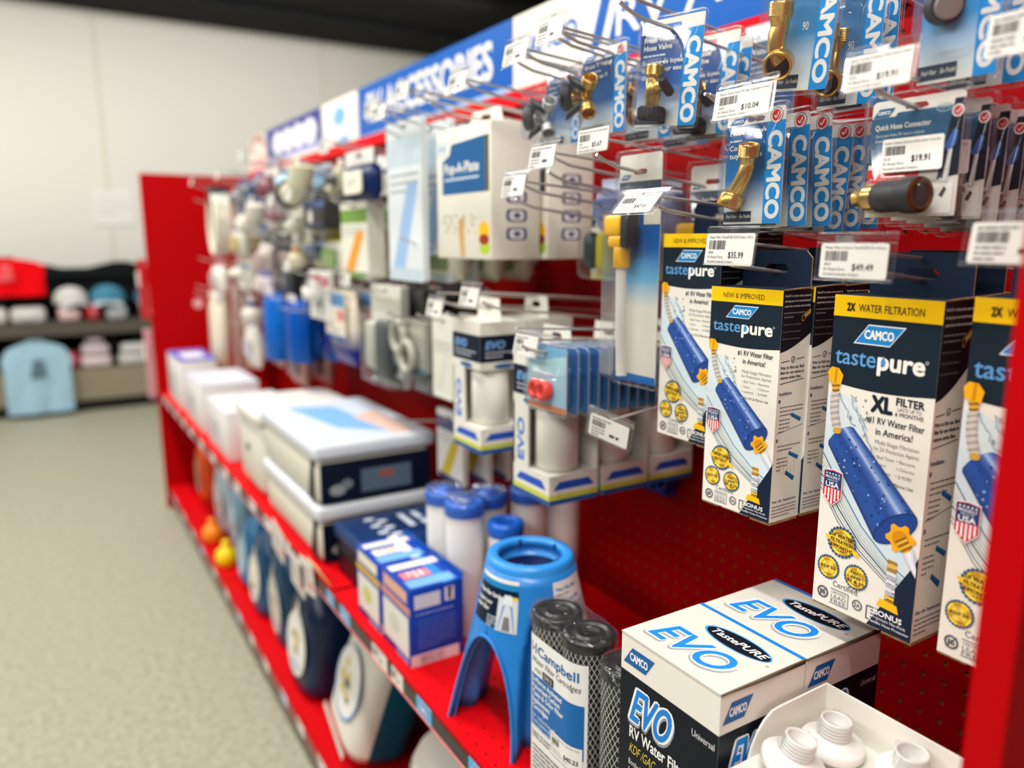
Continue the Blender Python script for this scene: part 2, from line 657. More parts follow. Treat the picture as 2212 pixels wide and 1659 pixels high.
# things clipped to the outer edge of the far end panel
for i, (z0, z1, col, lab) in enumerate(((0.88, 1.14, (196, 16, 26), 'red side strip clipped high on the far end panel edge'),
                                        (0.52, 0.83, (206, 150, 156), 'pale pink side strip clipped low on the far end panel edge'))):
    t = thing('side_strip', lab, 'display strip', (-0.463, Y1 + 0.03, z0), 0)
    m = MB()
    m.box(-0.03, 0.0, 0, 0.0, 0.06, z1 - z0, 'plastic', col)
    m.build('strip', t)
    m = MB()
    m.box(-0.036, -0.006, (z1 - z0) * .55, -0.03, 0.066, (z1 - z0) * .8, 'card', (226, 210, 206))
    m.build('label_card', t)

# ------------------------------------------------------------------ header signs on the gondola top


def header_sign(yl, yr, label, art, base, h=0.146, arched=False):
    w = yl - yr
    t = thing('header_sign', label, 'sign', (0.004, yl, 1.528))
    m = MB()
    F = Frame((0, 0, 0), (1, 0, 0), (0, 0, 1))
    if arched:
        pts = [(0, 0), (w, 0), (w, h * .62)] + [(w * (.5 + .5 * math.cos(a)), h * (.62 + .42 * math.sin(a))) for a in (PI * i / 16 for i in range(1, 16))] + [(0, h * .62)]
    else:
        pts = [(0, 0), (w, 0), (w, h), (0, h)]
    m.plate(F, pts, [], 0.004, 'gloss', base)
    art(m, F, w, h)
    m.build('sign_board', t)
    for x in (0.06, w - 0.06):
        b = MB()
        b.box(x - 0.012, 0.0045, 0.002, x + 0.012, 0.007, h * .9, 'metal', STEEL)
        b.build('sign_bracket', t)
    return t


SKY = (2, 88, 176)


def art_blue(m, F, w, h, split=None, shade=(10, 70, 140), title='RV ACCESSORIES'):
    m.gstrips(F, [[(0, 0), (w, 0)], [(0, h), (w, h)]], [SKY, SKY], 1, 'gloss')
    if split:      # white slanted logo field at the left end
        s = split
        m.gpoly(F, [(0, 0), (s - .05, 0), (s + .005, h), (0, h)], WHITE, 2, 'gloss')
        m.gpoly(F, [(s - .02, 0), (s + .0, 0), (s + .055, h), (s + .035, h)], WHITE, 2, 'gloss')
        m.text(F, 'CAMCO', 0.02, h * .42, 0.036, SKY, 3, w=s * .68, bold=.03)
        m.text(F, title, s + .035, h * .28, .060, WHITE, 3, w=w - s - .06, bold=.01)
    else:
        m.gpoly(F, [(0, 0), (w, 0), (w, h * .1), (0, h * .04)], (150, 190, 224), 2, 'gloss')
        m.text(F, title, .07, h * .3, .075, WHITE, 3, w=w - .15, bold=.03)


header_sign(1.44, 0.20, 'blue and white header sign nearest the camera, white letters on blue', lambda m, F, w, h: art_blue(m, F, w, h, split=.30), WHITE)
header_sign(2.335, 1.445, 'blue header sign with white lettering over the middle bay', lambda m, F, w, h: art_blue(m, F, w, h), SKY)


def art_white(m, F, w, h):
    m.gpoly(F, [(w * .06, h * .2), (w * .94, h * .2), (w * .94, h * .9), (w * .06, h * .9)], (226, 232, 236), 1)
    m.gell(F, w * .5, h * .62, .06, .03, (120, 170, 220), 2)
    m.gpoly(F, [(w * .45, 0), (w * .75, 0), (w * .75, h * .18), (w * .45, h * .18)], (120, 165, 205), 2)


header_sign(2.68, 2.345, 'plain white header sign with a pale blue oval', art_white, WHITE)


def art_violet(m, F, w, h):
    vio = (44, 50, 136)
    m.gpoly(F, [(0, h * .12), (w, h * .12), (w, h), (0, h)], vio, 1)
    m.gpoly(F, [(0, h * .12), (w, h * .12), (w, h * .3), (0, h * .22)], (150, 156, 200), 2)
    for i in range(4):
        x = .1 + i * (w - .16) / 4
        m.gell(F, x + .07, h * .56, .08, .045, (224, 222, 224), 3)


header_sign(3.42, 2.70, 'violet blue header sign with four white blobs of lettering', art_violet, WHITE)


def art_arch(m, F, w, h):
    for i in range(9):
        a = PI * (0.9 - i * .1)
        x, y = w * (.5 + .38 * math.cos(a)), h * (.42 + .4 * math.sin(a))
        m.gpoly(F, [(x - .012, y), (x + .012, y), (x + .012, y + .03), (x - .012, y + .03)], (150, 60, 60), 1)
    m.gpoly(F, [(.03, .02), (w - .03, .02), (w - .03, .045), (.03, .045)], (206, 130, 130), 1)


header_sign(3.735, 3.435, 'arched white header sign with dull red letters over the far end', art_arch, (228, 214, 204), h=.15, arched=True)
# ------------------------------------------------------------------ printed cartons on the hooks
INK = (18, 34, 48)
YEL = (252, 206, 6)
KRAFT = (176, 142, 98)
PAPER = (233, 229, 219)
CBLUE = (26, 132, 200)
TXT = (38, 46, 58)
GREY = (128, 130, 134)


def logo_par(m, F, cx, cy, w, h, l=2, slant=.28, fill=CBLUE, edge=(236, 238, 240), txt='CAMCO', key='card'):
    s = w * slant / 2

    def par(a, b):
        return [(cx - a / 2 - s * b, cy - h / 2 * b), (cx + a / 2 - s * b - s * 0, cy - h / 2 * b), (cx + a / 2 + s * b, cy + h / 2 * b), (cx - a / 2 + s * b, cy + h / 2 * b)]
    w2 = w - 2 * s
    if edge:
        m.gpoly(F, par(w2, 1.0), edge, l, key)
        m.gpoly(F, par(w2 * .95, .88), fill, l + 1, key)
    else:
        m.gpoly(F, par(w2, 1.0), fill, l + 1, key)
    m.text(F, txt, cx, cy - h * .2, h * .42, (240, 240, 238), l + 2, w=w * .58, al='c', bold=.035, key=key)


def seal(m, F, cx, cy, r, lines, l=3, ribbon=False):
    pts = []
    for i in range(48):
        a = 2 * PI * i / 48
        q = r * (1.0 if i % 2 else .93)
        pts.append((cx + q * math.cos(a), cy + q * math.sin(a)))
    m.gpoly(F, pts, (34, 70, 106), l)
    for i in range(24):
        a = 2 * PI * i / 24
        m.gline(F, [(cx + r * .84 * math.cos(a), cy + r * .84 * math.sin(a)), (cx + r * .95 * math.cos(a + .1), cy + r * .95 * math.sin(a + .1))], r * .05, (120, 150, 180), l + 1)
    n = 32
    P = [F(cx, cy, l + 2)] + [F(cx + r * .82 * math.cos(2 * PI * i / n), cy + r * .82 * math.sin(2 * PI * i / n), l + 2) for i in range(n)]
    cs = [(236, 204, 90)] + [(255, 222, 60) if (i // 4) % 2 else (196, 146, 22) for i in range(n)]
    m.add(P, [(0, 1 + i, 1 + (i + 1) % n) for i in range(n)], 'card', cs)
    m.gring(F, cx, cy, r * .62, r * .03, (150, 104, 14), l + 3)
    if ribbon:
        m.gpoly(F, [(cx - r * 1.15, cy + r * .2), (cx - r * .9, cy + r * .26), (cx + r * 1.1, cy - r * .28), (cx + r * 1.25, cy - r * .6), (cx + r * .9, cy - r * .5), (cx - r * .95, cy - r * .05)], (240, 196, 44), l + 4)
    k = len(lines)
    for i, t in enumerate(lines):
        m.text(F, t, cx, cy + r * (.16 * (k - 1) - .34 * i - .08), r * (.22 if not ribbon or i else .24), (50, 36, 10), l + 5, al='c', w=min(r * 1.5, r * .2 * len(t)), bold=.02, rot=-.08 if ribbon else 0)
    for i in (-1, 0, 1):
        m.gell(F, cx + i * r * .16, cy - r * .55, r * .05, col=(90, 60, 10), l=l + 5, n=5)


def shield(m, F, cx, cy, w, h, l=3):
    def o(k):
        a, b = w / 2 * k, h / 2 * k
        return [(cx - a, cy + b * .92), (cx, cy + b), (cx + a, cy + b * .92), (cx + a, cy - b * .45), (cx, cy - b), (cx - a, cy - b * .45)]
    m.gpoly(F, o(1.06), (240, 240, 240), l)
    m.gpoly(F, o(1.0), (206, 34, 48), l + 1)
    for i in range(5):
        x = cx - w * .36 + i * w * .18
        d = (1 - abs(x - cx) / (w / 2)) * h * .26
        m.gpoly(F, [(x - w * .045, cy - h * .02), (x - w * .045, cy - h * .2 - d), (x + w * .045, cy - h * .2 - d), (x + w * .045, cy - h * .02)], (240, 238, 236), l + 2)
    m.gpoly(F, [(cx - w * .47, cy), (cx + w * .47, cy), (cx + w * .47, cy + h * .44), (cx, cy + h * .475), (cx - w * .47, cy + h * .44)], (28, 62, 116), l + 2)
    for i in range(5):
        m.gell(F, cx - w * .34 + i * w * .17, cy + h * .39, w * .05, col=(240, 240, 240), l=l + 3, n=5)
    m.text(F, 'PROUDLY', cx, cy + h * .26, h * .075, (240, 240, 240), l + 3, al='c', w=w * .8, bold=.02)
    m.text(F, 'MADE IN THE', cx, cy + h * .185, h * .045, (240, 240, 240), l + 3, al='c', w=w * .55)
    m.text(F, 'USA', cx, cy + h * .02, h * .135, (240, 240, 240), l + 3, al='c', w=w * .74, bold=.03)


def filter_art(m, F, ax, ay, bx, by, r, l=3, clipx=None, tp=.66):
    """printed picture of a blue inline filter from (ax, ay) down to (bx, by)"""
    dx, dy = bx - ax, by - ay
    L_ = math.hypot(dx, dy)
    ux, uy = dx / L_, dy / L_
    px, py = -uy, ux                      # towards upper right

    def c(p):
        return (min(p[0], clipx), p[1]) if clipx else p
    ra = r * tp
    ts = [-1, -.86, -.4, 0, .35, .5, .62, .85, 1]
    cs = [(30, 50, 110), (44, 78, 150), (40, 84, 166), (36, 70, 146), (76, 112, 190), (176, 196, 232), (110, 146, 210), (52, 88, 164), (40, 66, 130)]
    rails = []
    for t in ts:
        bulge = math.sqrt(max(0, 1 - t * t)) * r * .34
        rails.append([c((ax + px * ra * t - ux * bulge * tp, ay + py * ra * t - uy * bulge * tp)), c((bx + px * r * t + ux * bulge, by + py * r * t + uy * bulge))])
    m.gstrips(F, rails, cs, l)
    pts = []
    for i in range(28):
        a = 2 * PI * i / 28
        pts.append(c((bx + px * r * .97 * math.cos(a) + ux * r * .42 * math.sin(a), by + py * r * .97 * math.cos(a) + uy * r * .42 * math.sin(a))))
    m.gpoly(F, pts, (32, 66, 140), l + 1)
    m.gline(F, pts + pts[:1], r * .03, (22, 46, 104), l + 2)
    rg = random.Random(5)
    for _ in range(70):
        t, s = rg.uniform(-.9, .9), rg.uniform(.02, .95)
        q = ra + (r - ra) * s
        x, y = ax + dx * s + px * q * t, ay + dy * s + py * q * t
        if clipx and x > clipx - r * .1:
            continue
        m.gell(F, x, y, r * rg.uniform(.015, .05), col=(24, 52, 118) if rg.random() < .7 else (160, 184, 224), l=l + 2, n=7)
    # orange wing nut, brass thread and white hose stub on the lower end
    ox, oy = bx + ux * r * .38, by + uy * r * .38
    star = []
    for i in range(24):
        a = 2 * PI * i / 24
        q = r * (.56 if i % 4 < 2 else .43)
        star.append(c((ox + q * math.cos(a), oy + q * math.sin(a))))
    m.gpoly(F, star, (246, 172, 22), l + 3)
    m.gell(F, ox, oy, r * .3, col=(214, 140, 14), l=l + 4)
    for i in range(5):
        k = i * r * .09
        m.gpoly(F, [c((ox + ux * k + px * r * .24, oy + uy * k + py * r * .24)), c((ox + ux * (k + r * .06) + px * r * .24, oy + uy * (k + r * .06) + py * r * .24)),
                    c((ox + ux * (k + r * .06) - px * r * .24, oy + uy * (k + r * .06) - py * r * .24)), c((ox + ux * k - px * r * .24, oy + uy * k - py * r * .24))], (232, 190, 70) if i % 2 else (140, 96, 24), l + 5)
    hx, hy = ox + ux * r * .5, oy + uy * r * .5
    m.gstrips(F, [[c((hx + px * r * t, hy + py * r * t)), c((hx + ux * r * .9 + px * r * t * 1.1, hy + uy * r * .9 + py * r * t * 1.1))] for t in (-.24, 0, .24)], [(196, 196, 206), (240, 240, 244), (206, 206, 216)], l + 5)
    # brass neck, white braided hose and orange nut on the upper end
    r = ra * 1.15
    qx, qy = ax - ux * r * .32, ay - uy * r * .32
    path = [(qx, qy), (qx - r * .45, qy + r * .9), (max(qx - r * .75, r * .45), qy + r * 2.0)]
    for i in range(14):
        t = i / 14
        x = qx + (path[2][0] - qx) * t - r * .12 * math.sin(t * PI)
        y = qy + (path[2][1] - qy) * t
        m.gell(F, x, y, r * .26, r * .1, (206, 198, 190) if i % 2 else (170, 160, 156), l + 3 + i % 2, rot=.35, n=12)
    m.gell(F, qx, qy, r * .22, r * .16, (210, 164, 60), l + 5)
    nx, ny = path[2]
    for i in range(4):
        m.gell(F, nx - r * .02 * i, ny + r * .12 * i, r * .22, r * .08, (222, 178, 60) if i % 2 else (150, 104, 30), l + 5, rot=.2, n=12)
    m.gpoly(F, [(nx - r * .42, ny + r * .42), (nx + r * .26, ny + r * .3), (nx + r * .36, ny + r * .8), (nx + r * .1, ny + r * 1.12), (nx - r * .3, ny + r * 1.15), (nx - r * .5, ny + r * .9)], (248, 178, 20), l + 6)
    m.gpoly(F, [(nx - r * .12, ny + r * .38), (nx + r * .02, ny + r * .36), (nx + r * .06, ny + r * 1.1), (nx - r * .1, ny + r * 1.12)], (214, 140, 10), l + 7)


def splash(m, F, w, h, seed=2):
    """printed water splash behind the filter"""
    rg = random.Random(seed)
    # broad pale wash
    m.gpoly(F, [(0, h * .70), (w * .1, h * .705), (w * .3, h * .68), (w * .42, h * .6), (w * .2, h * .5), (0, h * .52)], (214, 226, 230), 1)
    m.gpoly(F, [(0, h * .5), (w * .2, h * .40), (w * .5, h * .27), (w * .9, h * .17), (w * .99, h * .155), (w * .99, h * .26), (w * .6, h * .36), (w * .3, h * .5), (0, h * .6)], (208, 224, 232), 1)
    for k in range(9):
        o = k * .014
        m.gline(F, [(0, h * (.50 - o)), (w * .2, h * (.405 - o)), (w * .45, h * (.30 - o * .8)), (w * .75, h * (.215 - o * .6)), (w * .99, h * (.175 - o * .5))], h * rg.uniform(.0015, .004), rg.choice([(60, 110, 140), (110, 160, 186), (170, 200, 214), (28, 66, 96)]), 2)
    for x0, x1, ya, yb in ((.22, .42, .70, .60), (.3, .48, .66, .53), (.1, .3, .70, .6)):
        pts = []
        for i in range(12):
            t = i / 11
            pts.append((w * (x0 + (x1 - x0) * t + rg.uniform(-.02, .02)), h * (ya + (yb - ya) * t + rg.uniform(-.008, .008))))
        m.gline(F, pts, h * .0022, (96, 130, 148), 2)
        m.gline(F, [(x + w * .015, y - h * .004) for x, y in pts], h * .0035, (190, 210, 218), 2)
    for _ in range(26):
        x, y = w * rg.uniform(.25, .42), h * rg.uniform(.52, .70)
        m.gring(F, x, y, h * rg.uniform(.002, .006), h * .0014, (60, 80, 92), 2, n=8)


def filter_box(name, label, cat, loc, w, h, d, xl=False, rotz=WALLROT, group=None, full=True):
    t = thing(name, label, cat, loc, rotz, group)
    m = MB()
    m.box(-w / 2, 0, 0, w / 2, d, h, 'carton', PAPER, {'top': (30, 42, 60), 'bottom': KRAFT})
    F = front(w)
    H = lambda y: h * (1 - y)
    yc = .268 if xl else .246
    arc = [(w * i / 12, H(yc + .012 * math.sin(PI * i / 12))) for i in range(13)]
    m.gpoly(F, [(0, H(.06))] + [(x, y) for x, y in arc] + [(w, H(.06))], INK, 1)
    m.grect(F, 0, H(.064), w, H(0), YEL, 2)
    if xl:
        m.text(F, '2X', w * .13, H(.046), h * .023, (36, 32, 20), 3, w=w * .08, bold=.05)
        m.text(F, 'WATER FILTRATION', w * .245, H(.046), h * .022, (50, 44, 24), 3, w=w * .6, bold=.01)
        logo_par(m, F, w * .46, H(.112), w * .48, h * .060)
    else:
        m.text(F, 'NEW & IMPROVED', w * .18, H(.045), h * .022, (50, 44, 24), 3, w=w * .58)
        logo_par(m, F, w * .46, H(.104), w * .46, h * .056)
    yt = .208 if xl else .192
    m.text(F, 'taste', w * .05, H(yt), h * .05, (92, 152, 208), 3, w=w * .40, bold=.012)
    m.text(F, 'pure', w * .465, H(yt + .002), h * .052, (238, 236, 230), 3, w=w * .43, bold=.035)
    m.gell(F, w * .52, H(yt - .019), w * .022, h * .011, (70, 140, 200), 4)
    m.gpoly(F, [(w * .5, H(yt - .021)), (w * .54, H(yt - .021)), (w * .52, H(yt - .04))], (70, 140, 200), 4)
    m.gring(F, w * .905, H(yt - .035), w * .014, w * .004, (220, 220, 220), 3, n=12)
    splash(m, F, w, h)
    if xl:
        m.text(F, 'XL', w * .44, H(.336), h * .046, INK, 3, w=w * .205, bold=.05)
        m.text(F, 'FILTER', w * .67, H(.306), h * .022, INK, 3, w=w * .25, bold=.03)
        m.text(F, 'LASTS UP TO', w * .69, H(.322), h * .010, TXT, 3, w=w * .21)
        m.text(F, '6 MONTHS', w * .67, H(.338), h * .012, TXT, 3, w=w * .25, bold=.01)
        y = .372
        m.text(F, '#1 RV Water Filter', w * .42, H(y), h * .020, TXT, 3, w=w * .52, bold=.012)
        m.text(F, 'in America!', w * .505, H(y + .032), h * .020, TXT, 3, w=w * .34, bold=.012)
        y = .432
    else:
        y = .29
        m.text(F, '#1 RV Water Filter', w * .43, H(y), h * .021, TXT, 3, w=w * .49, bold=.012)
        m.text(F, 'in America!', w * .51, H(y + .035), h * .021, TXT, 3, w=w * .31, bold=.012)
        y = .365
    m.text(F, 'Multi-Stage Filtration', w * .51, H(y), h * .013, GREY, 3, w=w * .40)
    m.text(F, 'for 2X Protection Against:' if xl else 'for Protection Against:', w * .50, H(y + .02), h * .012, GREY, 3, w=w * .42)
    for i, (a, b) in enumerate((('Bad Taste', 'Bacteria'), ('Odors', 'Chlorine'), ('Sediment', '& MORE!'))):
        for x, s in ((.54, a), (.75, b)):
            m.gell(F, w * (x - .02), H(y + .038 + .022 * i), w * .006, col=GREY, l=3, n=6)
            m.text(F, s, w * x, H(y + .043 + .022 * i), h * .010, GREY, 3, w=w * .0175 * len(s))
    m.text(F, 'For RV & Marine Use', w * .56, H(y + .115), h * .011, TXT, 3, w=w * .33)
    if xl:
        filter_art(m, F, w * .17, H(.435), w * .765, H(.672), w * .245, 4, clipx=w * .992)
    else:
        filter_art(m, F, w * .23, H(.435), w * .75, H(.645), w * .205, 4, clipx=w * .992)
    shield(m, F, w * .13, H(.605), w * .19, h * .115, 12)
    seal(m, F, w * .27, H(.772), w * .155, ['2X WATER', 'FILTRATION', '6 MONTHS'] if xl else ['UNITED STATES', 'PATENT'], 4, ribbon=True)
    seal(m, F, w * .15, H(.868), w * .122, ['KDF 55'], 4)
    seal(m, F, w * .44, H(.868), w * .125, ['NSF/', 'ANSI', '42 & 53'], 4)
    m.text(F, 'Certified:', w * .21, H(.925), h * .019, (80, 84, 90), 3, w=w * .27)
    m.gring(F, w * .11, H(.958), w * .06, w * .018, (96, 98, 102), 3)
    m.text(F, 'Pb', w * .11, H(.965), h * .014, (96, 98, 102), 3, al='c', bold=.04)
    m.gline(F, [(w * .07, H(.975)), (w * .15, H(.94))], w * .012, (96, 98, 102), 4)
    for k in ((.19, .935, .38, .935), (.38, .935, .38, .983), (.19, .983, .38, .983)):
        m.gline(F, [(w * k[0], H(k[1])), (w * k[2], H(k[3]))], w * .008, (120, 122, 126), 3)
    for i, s in enumerate(('CERTIFIED', 'LEAD', 'FREE')):
        m.text(F, s, w * .2, H(.949 + .015 * i + (.001 if i else 0)), h * (.008 if i == 0 else .012), (110, 112, 116), 3, w=w * .16)
    m.gring(F, w * .475, H(.955), w * .052, w * .014, (110, 112, 116), 3)
    m.text(F, 'SA', w * .475, H(.962), h * .014, (110, 112, 116), 3, al='c', w=w * .06, bold=.02)
    for k in ((.57, .94, .68, .94), (.68, .94, .68, .982), (.57, .982, .68, .982), (.57, .94, .57, .982), (.61, .95, .65, .95), (.61, .961, .65, .961), (.61, .972, .65, .972), (.65, .95, .65, .972)):
        m.gline(F, [(w * k[0], H(k[1])), (w * k[2], H(k[3]))], w * .012, (96, 98, 102), 3)
    m.gpoly(F, [(w * .58, 0), (w, 0), (w, H(.735)), (w * .97, H(.76))], (14, 30, 54), 3)
    for i in range(11):           # pictured hose protector
        y = .77 + i * .0125
        gold = i < 3 or i > 8
        m.gpoly(F, [(w * .73, H(y)), (w * .73, H(y + .010)), (w * .82, H(y + .012)), (w * .82, H(y + .002))], ((228, 182, 50) if i % 2 else (170, 120, 20)) if gold else ((224, 224, 228) if i % 2 else (176, 180, 190)), 5)
    m.gpoly(F, [(w * .69, H(.9)), (w * .85, H(.905)), (w * .87, H(.93)), (w * .66, H(.925))], (250, 188, 20), 6)
    m.text(F, 'BONUS', w * .64, H(.957), h * .017, (240, 240, 240), 5, w=w * .27, bold=.03)
    m.text(F, 'Premium No-Kink', w * .63, H(.971), h * .009, (236, 236, 236), 5, w=w * .32)
    m.text(F, 'Flexible Hose Protector', w * .60, H(.986), h * .009, (236, 236, 236), 5, w=w * .38)
    # right hand side
    S = rightside(w / 2)
    D = d
    cv = [(D * i / 8, H(yc + .012 - (.075 if not xl else .10) * (i / 8) ** 1.5)) for i in range(9)]
    m.gpoly(S, [(0, h)] + cv + [(D, h)], (10, 16, 24), 1)
    for i, s in enumerate(('Flush RV or marine water system by', 'allowing tap to run several minutes if', 'system has not been used recently.')):
        m.text(S, s, D * .06, H(.028 + .021 * i), h * .009, (206, 204, 200), 2, w=D * .86, bold=.02)
    m.fine(S, D * .06, H(.097), D * .7, 2, h * .017, h * .007, (120, 124, 128), 2)
    for i, s in enumerate(('Brass Water Pressure Regulator', 'Plastic Water Pressure Regulator', 'Brass Water Pressure Regulator')):
        m.text(S, s, D * .06, H(.145 + .03 * i), h * .007, (126, 130, 136), 2, w=D * .58)
    m.gstrips(S, [[(D * .68, H(.13)), (D * .93, H(.105))], [(D * .72, H(.115)), (D * .95, H(.09))], [(D * .68, H(.105)), (D * .93, H(.078))]][::1], [(90, 66, 26), (214, 170, 84), (110, 80, 34)], 2)
    m.gell(S, D * .70, H(.118), D * .06, h * .016, (150, 112, 50), 3)
    m.gell(S, D * .70, H(.118), D * .035, h * .010, (20, 14, 8), 4)
    y = yc + .045
    m.gring(S, D * .45, H(y), D * .07, D * .014, INK, 2)
    m.gline(S, [(D * .42, H(y)), (D * .445, H(y + .006)), (D * .49, H(y - .01))], D * .014, INK, 3)
    m.gline(S, [(D * .06, H(y + .008)), (D * .33, H(y + .004))], h * .003, INK, 2)
    m.gline(S, [(D * .57, H(y + .000)), (D * .84, H(y - .004))], h * .003, INK, 2)
    for i, s in enumerate(('Prior to first use, flush', 'filter for one minute to', 'remove carbon fines.')):
        m.text(S, s, D * .06, H(y + .038 + .021 * i), h * .012, INK, 2, w=D * (.78 if i < 2 else .7), bold=.025, sh=.1)
    m.gline(S, [(D * .06, H(y + .1)), (D * .84, H(y + .088))], h * .003, INK, 2)
    y += .13
    m.text(S, 'Installation', D * .06, H(y + .02), h * .014, (50, 66, 110), 2, w=D * .42, bold=.015)
    for k, yy in enumerate((y + .045, y + .215)):
        m.gell(S, D * .09, H(yy), D * .035, h * .008, (34, 54, 104), 2)
        m.text(S, str(k + 1), D * .09, H(yy + .004), h * .008, WHITE, 3, al='c')
        m.fine(S, D * .12, H(yy + .03), D * .78, 3 if k == 0 else 2, h * .017, h * .006, (110, 106, 104), 2, seed=k)
        m.gstrips(S, [[(D * .5, H(yy + .07)), (D * .82, H(yy + .1))], [(D * .52, H(yy + .055)), (D * .86, H(yy + .085))]], [(20, 80, 140), (40, 120, 190)], 2)
        m.fine(S, D * .12, H(yy + .085), D * .36, 4, h * .017, h * .006, (110, 106, 104), 2, seed=k + 5)
    m.gline(S, [(D * .05, H(y + .185)), (D * .93, H(y + .16))], h * .002, (50, 66, 110), 2)
    for k in range(5):
        m.gline(S, [(D * (.25 + .12 * k), H(y + .31 + .02 * (k % 2))), (D * (.25 + .12 * k), H(y + .37))], D * .006, (110, 110, 112), 2)
    m.gstrips(S, [[(D * .42, H(y + .37)), (D * .72, H(y + .41))], [(D * .45, H(y + .355)), (D * .76, H(y + .39))]], [(20, 70, 120), (36, 110, 170)], 2)
    m.text(S, 'Filter Life / Replacement', D * .06, H(.915), h * .011, (50, 66, 110), 2, w=D * .8, bold=.01)
    m.fine(S, D * .06, H(.935), D * .82, 4, h * .015, h * .006, (120, 116, 112), 2)
    c = m.build('carton', t)
    # kraft edges of the lid and foot flaps
    e = MB()
    e.tube([(w / 2 - .0006, .001, h - .0002), (w / 2 + .001, d * .5, h + .0012), (w / 2 + .0005, d, h + .0016)], .0009, 'board', KRAFT, n=6)
    e.build('lid_edge', c)
    for xa, xb, zz, col in ((-w / 2, -w / 2 + w * .24, -.0022, (196, 160, 112)), (w * .22, w / 2, -.003, (196, 160, 112)), (-w * .2, w * .2, -.0015, PAPER)):
        e = MB()
        e.box(xa, .001, zz, xb, d * .95, 0.0, 'board', col)
        e.build('foot_flap', c)
    # hang tab with its slot
    g = MB()
    T = Frame((0, d - .0022, h), (1, 0, 0), (0, 0, 1))
    a = w * .47
    out = [(-a, -.001), (a, -.001), (a, .030), (a - .007, .037), (-a + .007, .037), (-a, .030)]
    g.plate(T, out, [euro(0, .019, w * .34, .0085)], .0018, 'carton', (22, 36, 58), edge=KRAFT)
    tab = g.build('hang_tab', t)
    return t


# hooks and price tags -------------------------------------------------------------------------


def hook(label, y, z, x_tip, tag_z=None, tilt=.12, group=None, tagx=None, double=False):
    """steel peg hook; z is the height of the wire where the goods hang at x_tip + .06"""
    t = thing('peg_hook', label, 'hook', (0, y, z - .0), 0, group)
    L_ = -x_tip
    zz = lambda x: (L_ - .06 + x) * -tilt      # 0 at the hanging point, lower at the board
    m = MB()
    m.box(-.003, -.013, zz(0) - .012, -.0005, .013, zz(0) + .012, 'metal', STEEL)
    m.build('back_plate', t)
    m = MB()
    pts = [(-.001, 0, zz(0))] + [(-q, 0, zz(-q)) for q in (.05, L_ * .5, L_ - .03)] + [(-L_ + .012, 0, zz(-L_) + .002), (-L_, 0, zz(-L_) + .008)]
    m.tube(pts, .0022, 'metal', STEEL, n=8)
    m.build('wire', t)
    if tag_z is not None:
        dz = tag_z - z
        xe = (tagx if tagx is not None else x_tip - .008)
        m = MB()
        m.tube([(-.001, 0, dz - .026), (-.02, 0, dz - .022), (xe * .5, 0, dz - .009), (xe + .0025, 0, dz + .004)], .0017, 'metal', STEEL, n=6)
        m.build('tag_wire', t)
    return t


def price_tag(label, loc, price, lines, cat='price tag', w=.068, h=.036, tilt=-.16, rotz=WALLROT, lw=.058, lh=.027, seed=1, roll=0.0, fine=False):
    t = thing('price_tag', label, cat, loc, rotz, None, rx=tilt, ry=roll)
    m = MB()
    n = 1.0
    lp = [[(x, y, z) for x in (-w / 2, w / 2)] for y, z in ((.002, h / 2 - .004), (.003, h / 2 - .001), (.0015, h / 2 + .001), (-.0008, h / 2 - .001), (0, h / 2 - .006), (0, -h / 2 + .003), (-.0022, -h / 2 + .001), (-.0022, -h / 2 + .003))]
    m.add([p for q in lp for p in q], [(2 * i, 2 * i + 1, 2 * i + 3, 2 * i + 2) for i in range(len(lp) - 1)], 'clear', CLEAR)
    for z, y in ((h / 2 + .0008, .0015), (-h / 2, -.001), (h / 2 - .007, .0)):
        m.tube([(-w / 2, y, z), (w / 2, y, z)], .0007, 'clear', (250, 250, 252), n=6)
    for x in (-w / 2, w / 2):
        m.tube([(x, 0, -h / 2), (x, 0, h / 2)], .0004, 'clear', (250, 250, 252), n=5)
    m.box(-.004, .0004, h / 2 - .006, .004, .003, h / 2 - .001, 'clear', (250, 250, 252))
    m.build('clear_holder', t)
    m = MB()
    o = -.0012
    lp = rrect(-lw / 2, -lh / 2 - .003, lw / 2, lh / 2 - .003, .0022, 3)
    F = Frame((0, o, 0), (1, 0, 0), (0, 0, 1))
    m.plate(F, lp, [], .0006, 'card', (216, 214, 208))
    x0, y0 = -lw / 2, -lh / 2 - .003
    g = (96, 96, 98)
    if fine:
        m.fine(F, x0 + lw * .06, y0 + lh * .84, lw * .86, 1, 0, lh * .07, g, 2, seed=seed)
        m.fine(F, x0 + lw * .07, y0 + lh * .36, lw * .34, 3, lh * .14, lh * .07, g, 2, seed=seed + 1)
        m.fine(F, x0 + lw * .54, y0 + lh * .24, lw * .28, 1, 0, lh * .17, (60, 60, 64), 2, seed=seed + 2)
    else:
        m.text(F, lines[0], x0 + lw * .06, y0 + lh * .84, lh * .085, g, 2, w=lw * .9)
    m.barcode(F, x0 + lw * .07, y0 + lh * .50, lw * .34, lh * .28, (60, 58, 56), 2, seed=seed)
    for i, s in enumerate([] if fine else lines[1:]):
        m.text(F, s, x0 + lw * .07, y0 + lh * (.36 - .14 * i), lh * .085, g, 2, w=lw * .0215 * len(s))
    if not fine:
        m.text(F, price, x0 + lw * .5, y0 + lh * .24, lh * .185, (40, 40, 44), 2, w=lw * .31, bold=.008)
    m.build('paper_label', t)
    return t


STORE = ['R1-Retail Parts', 'Kroubetz Lakeside Campers']
# ------------------------------------------------------------------ carded fittings


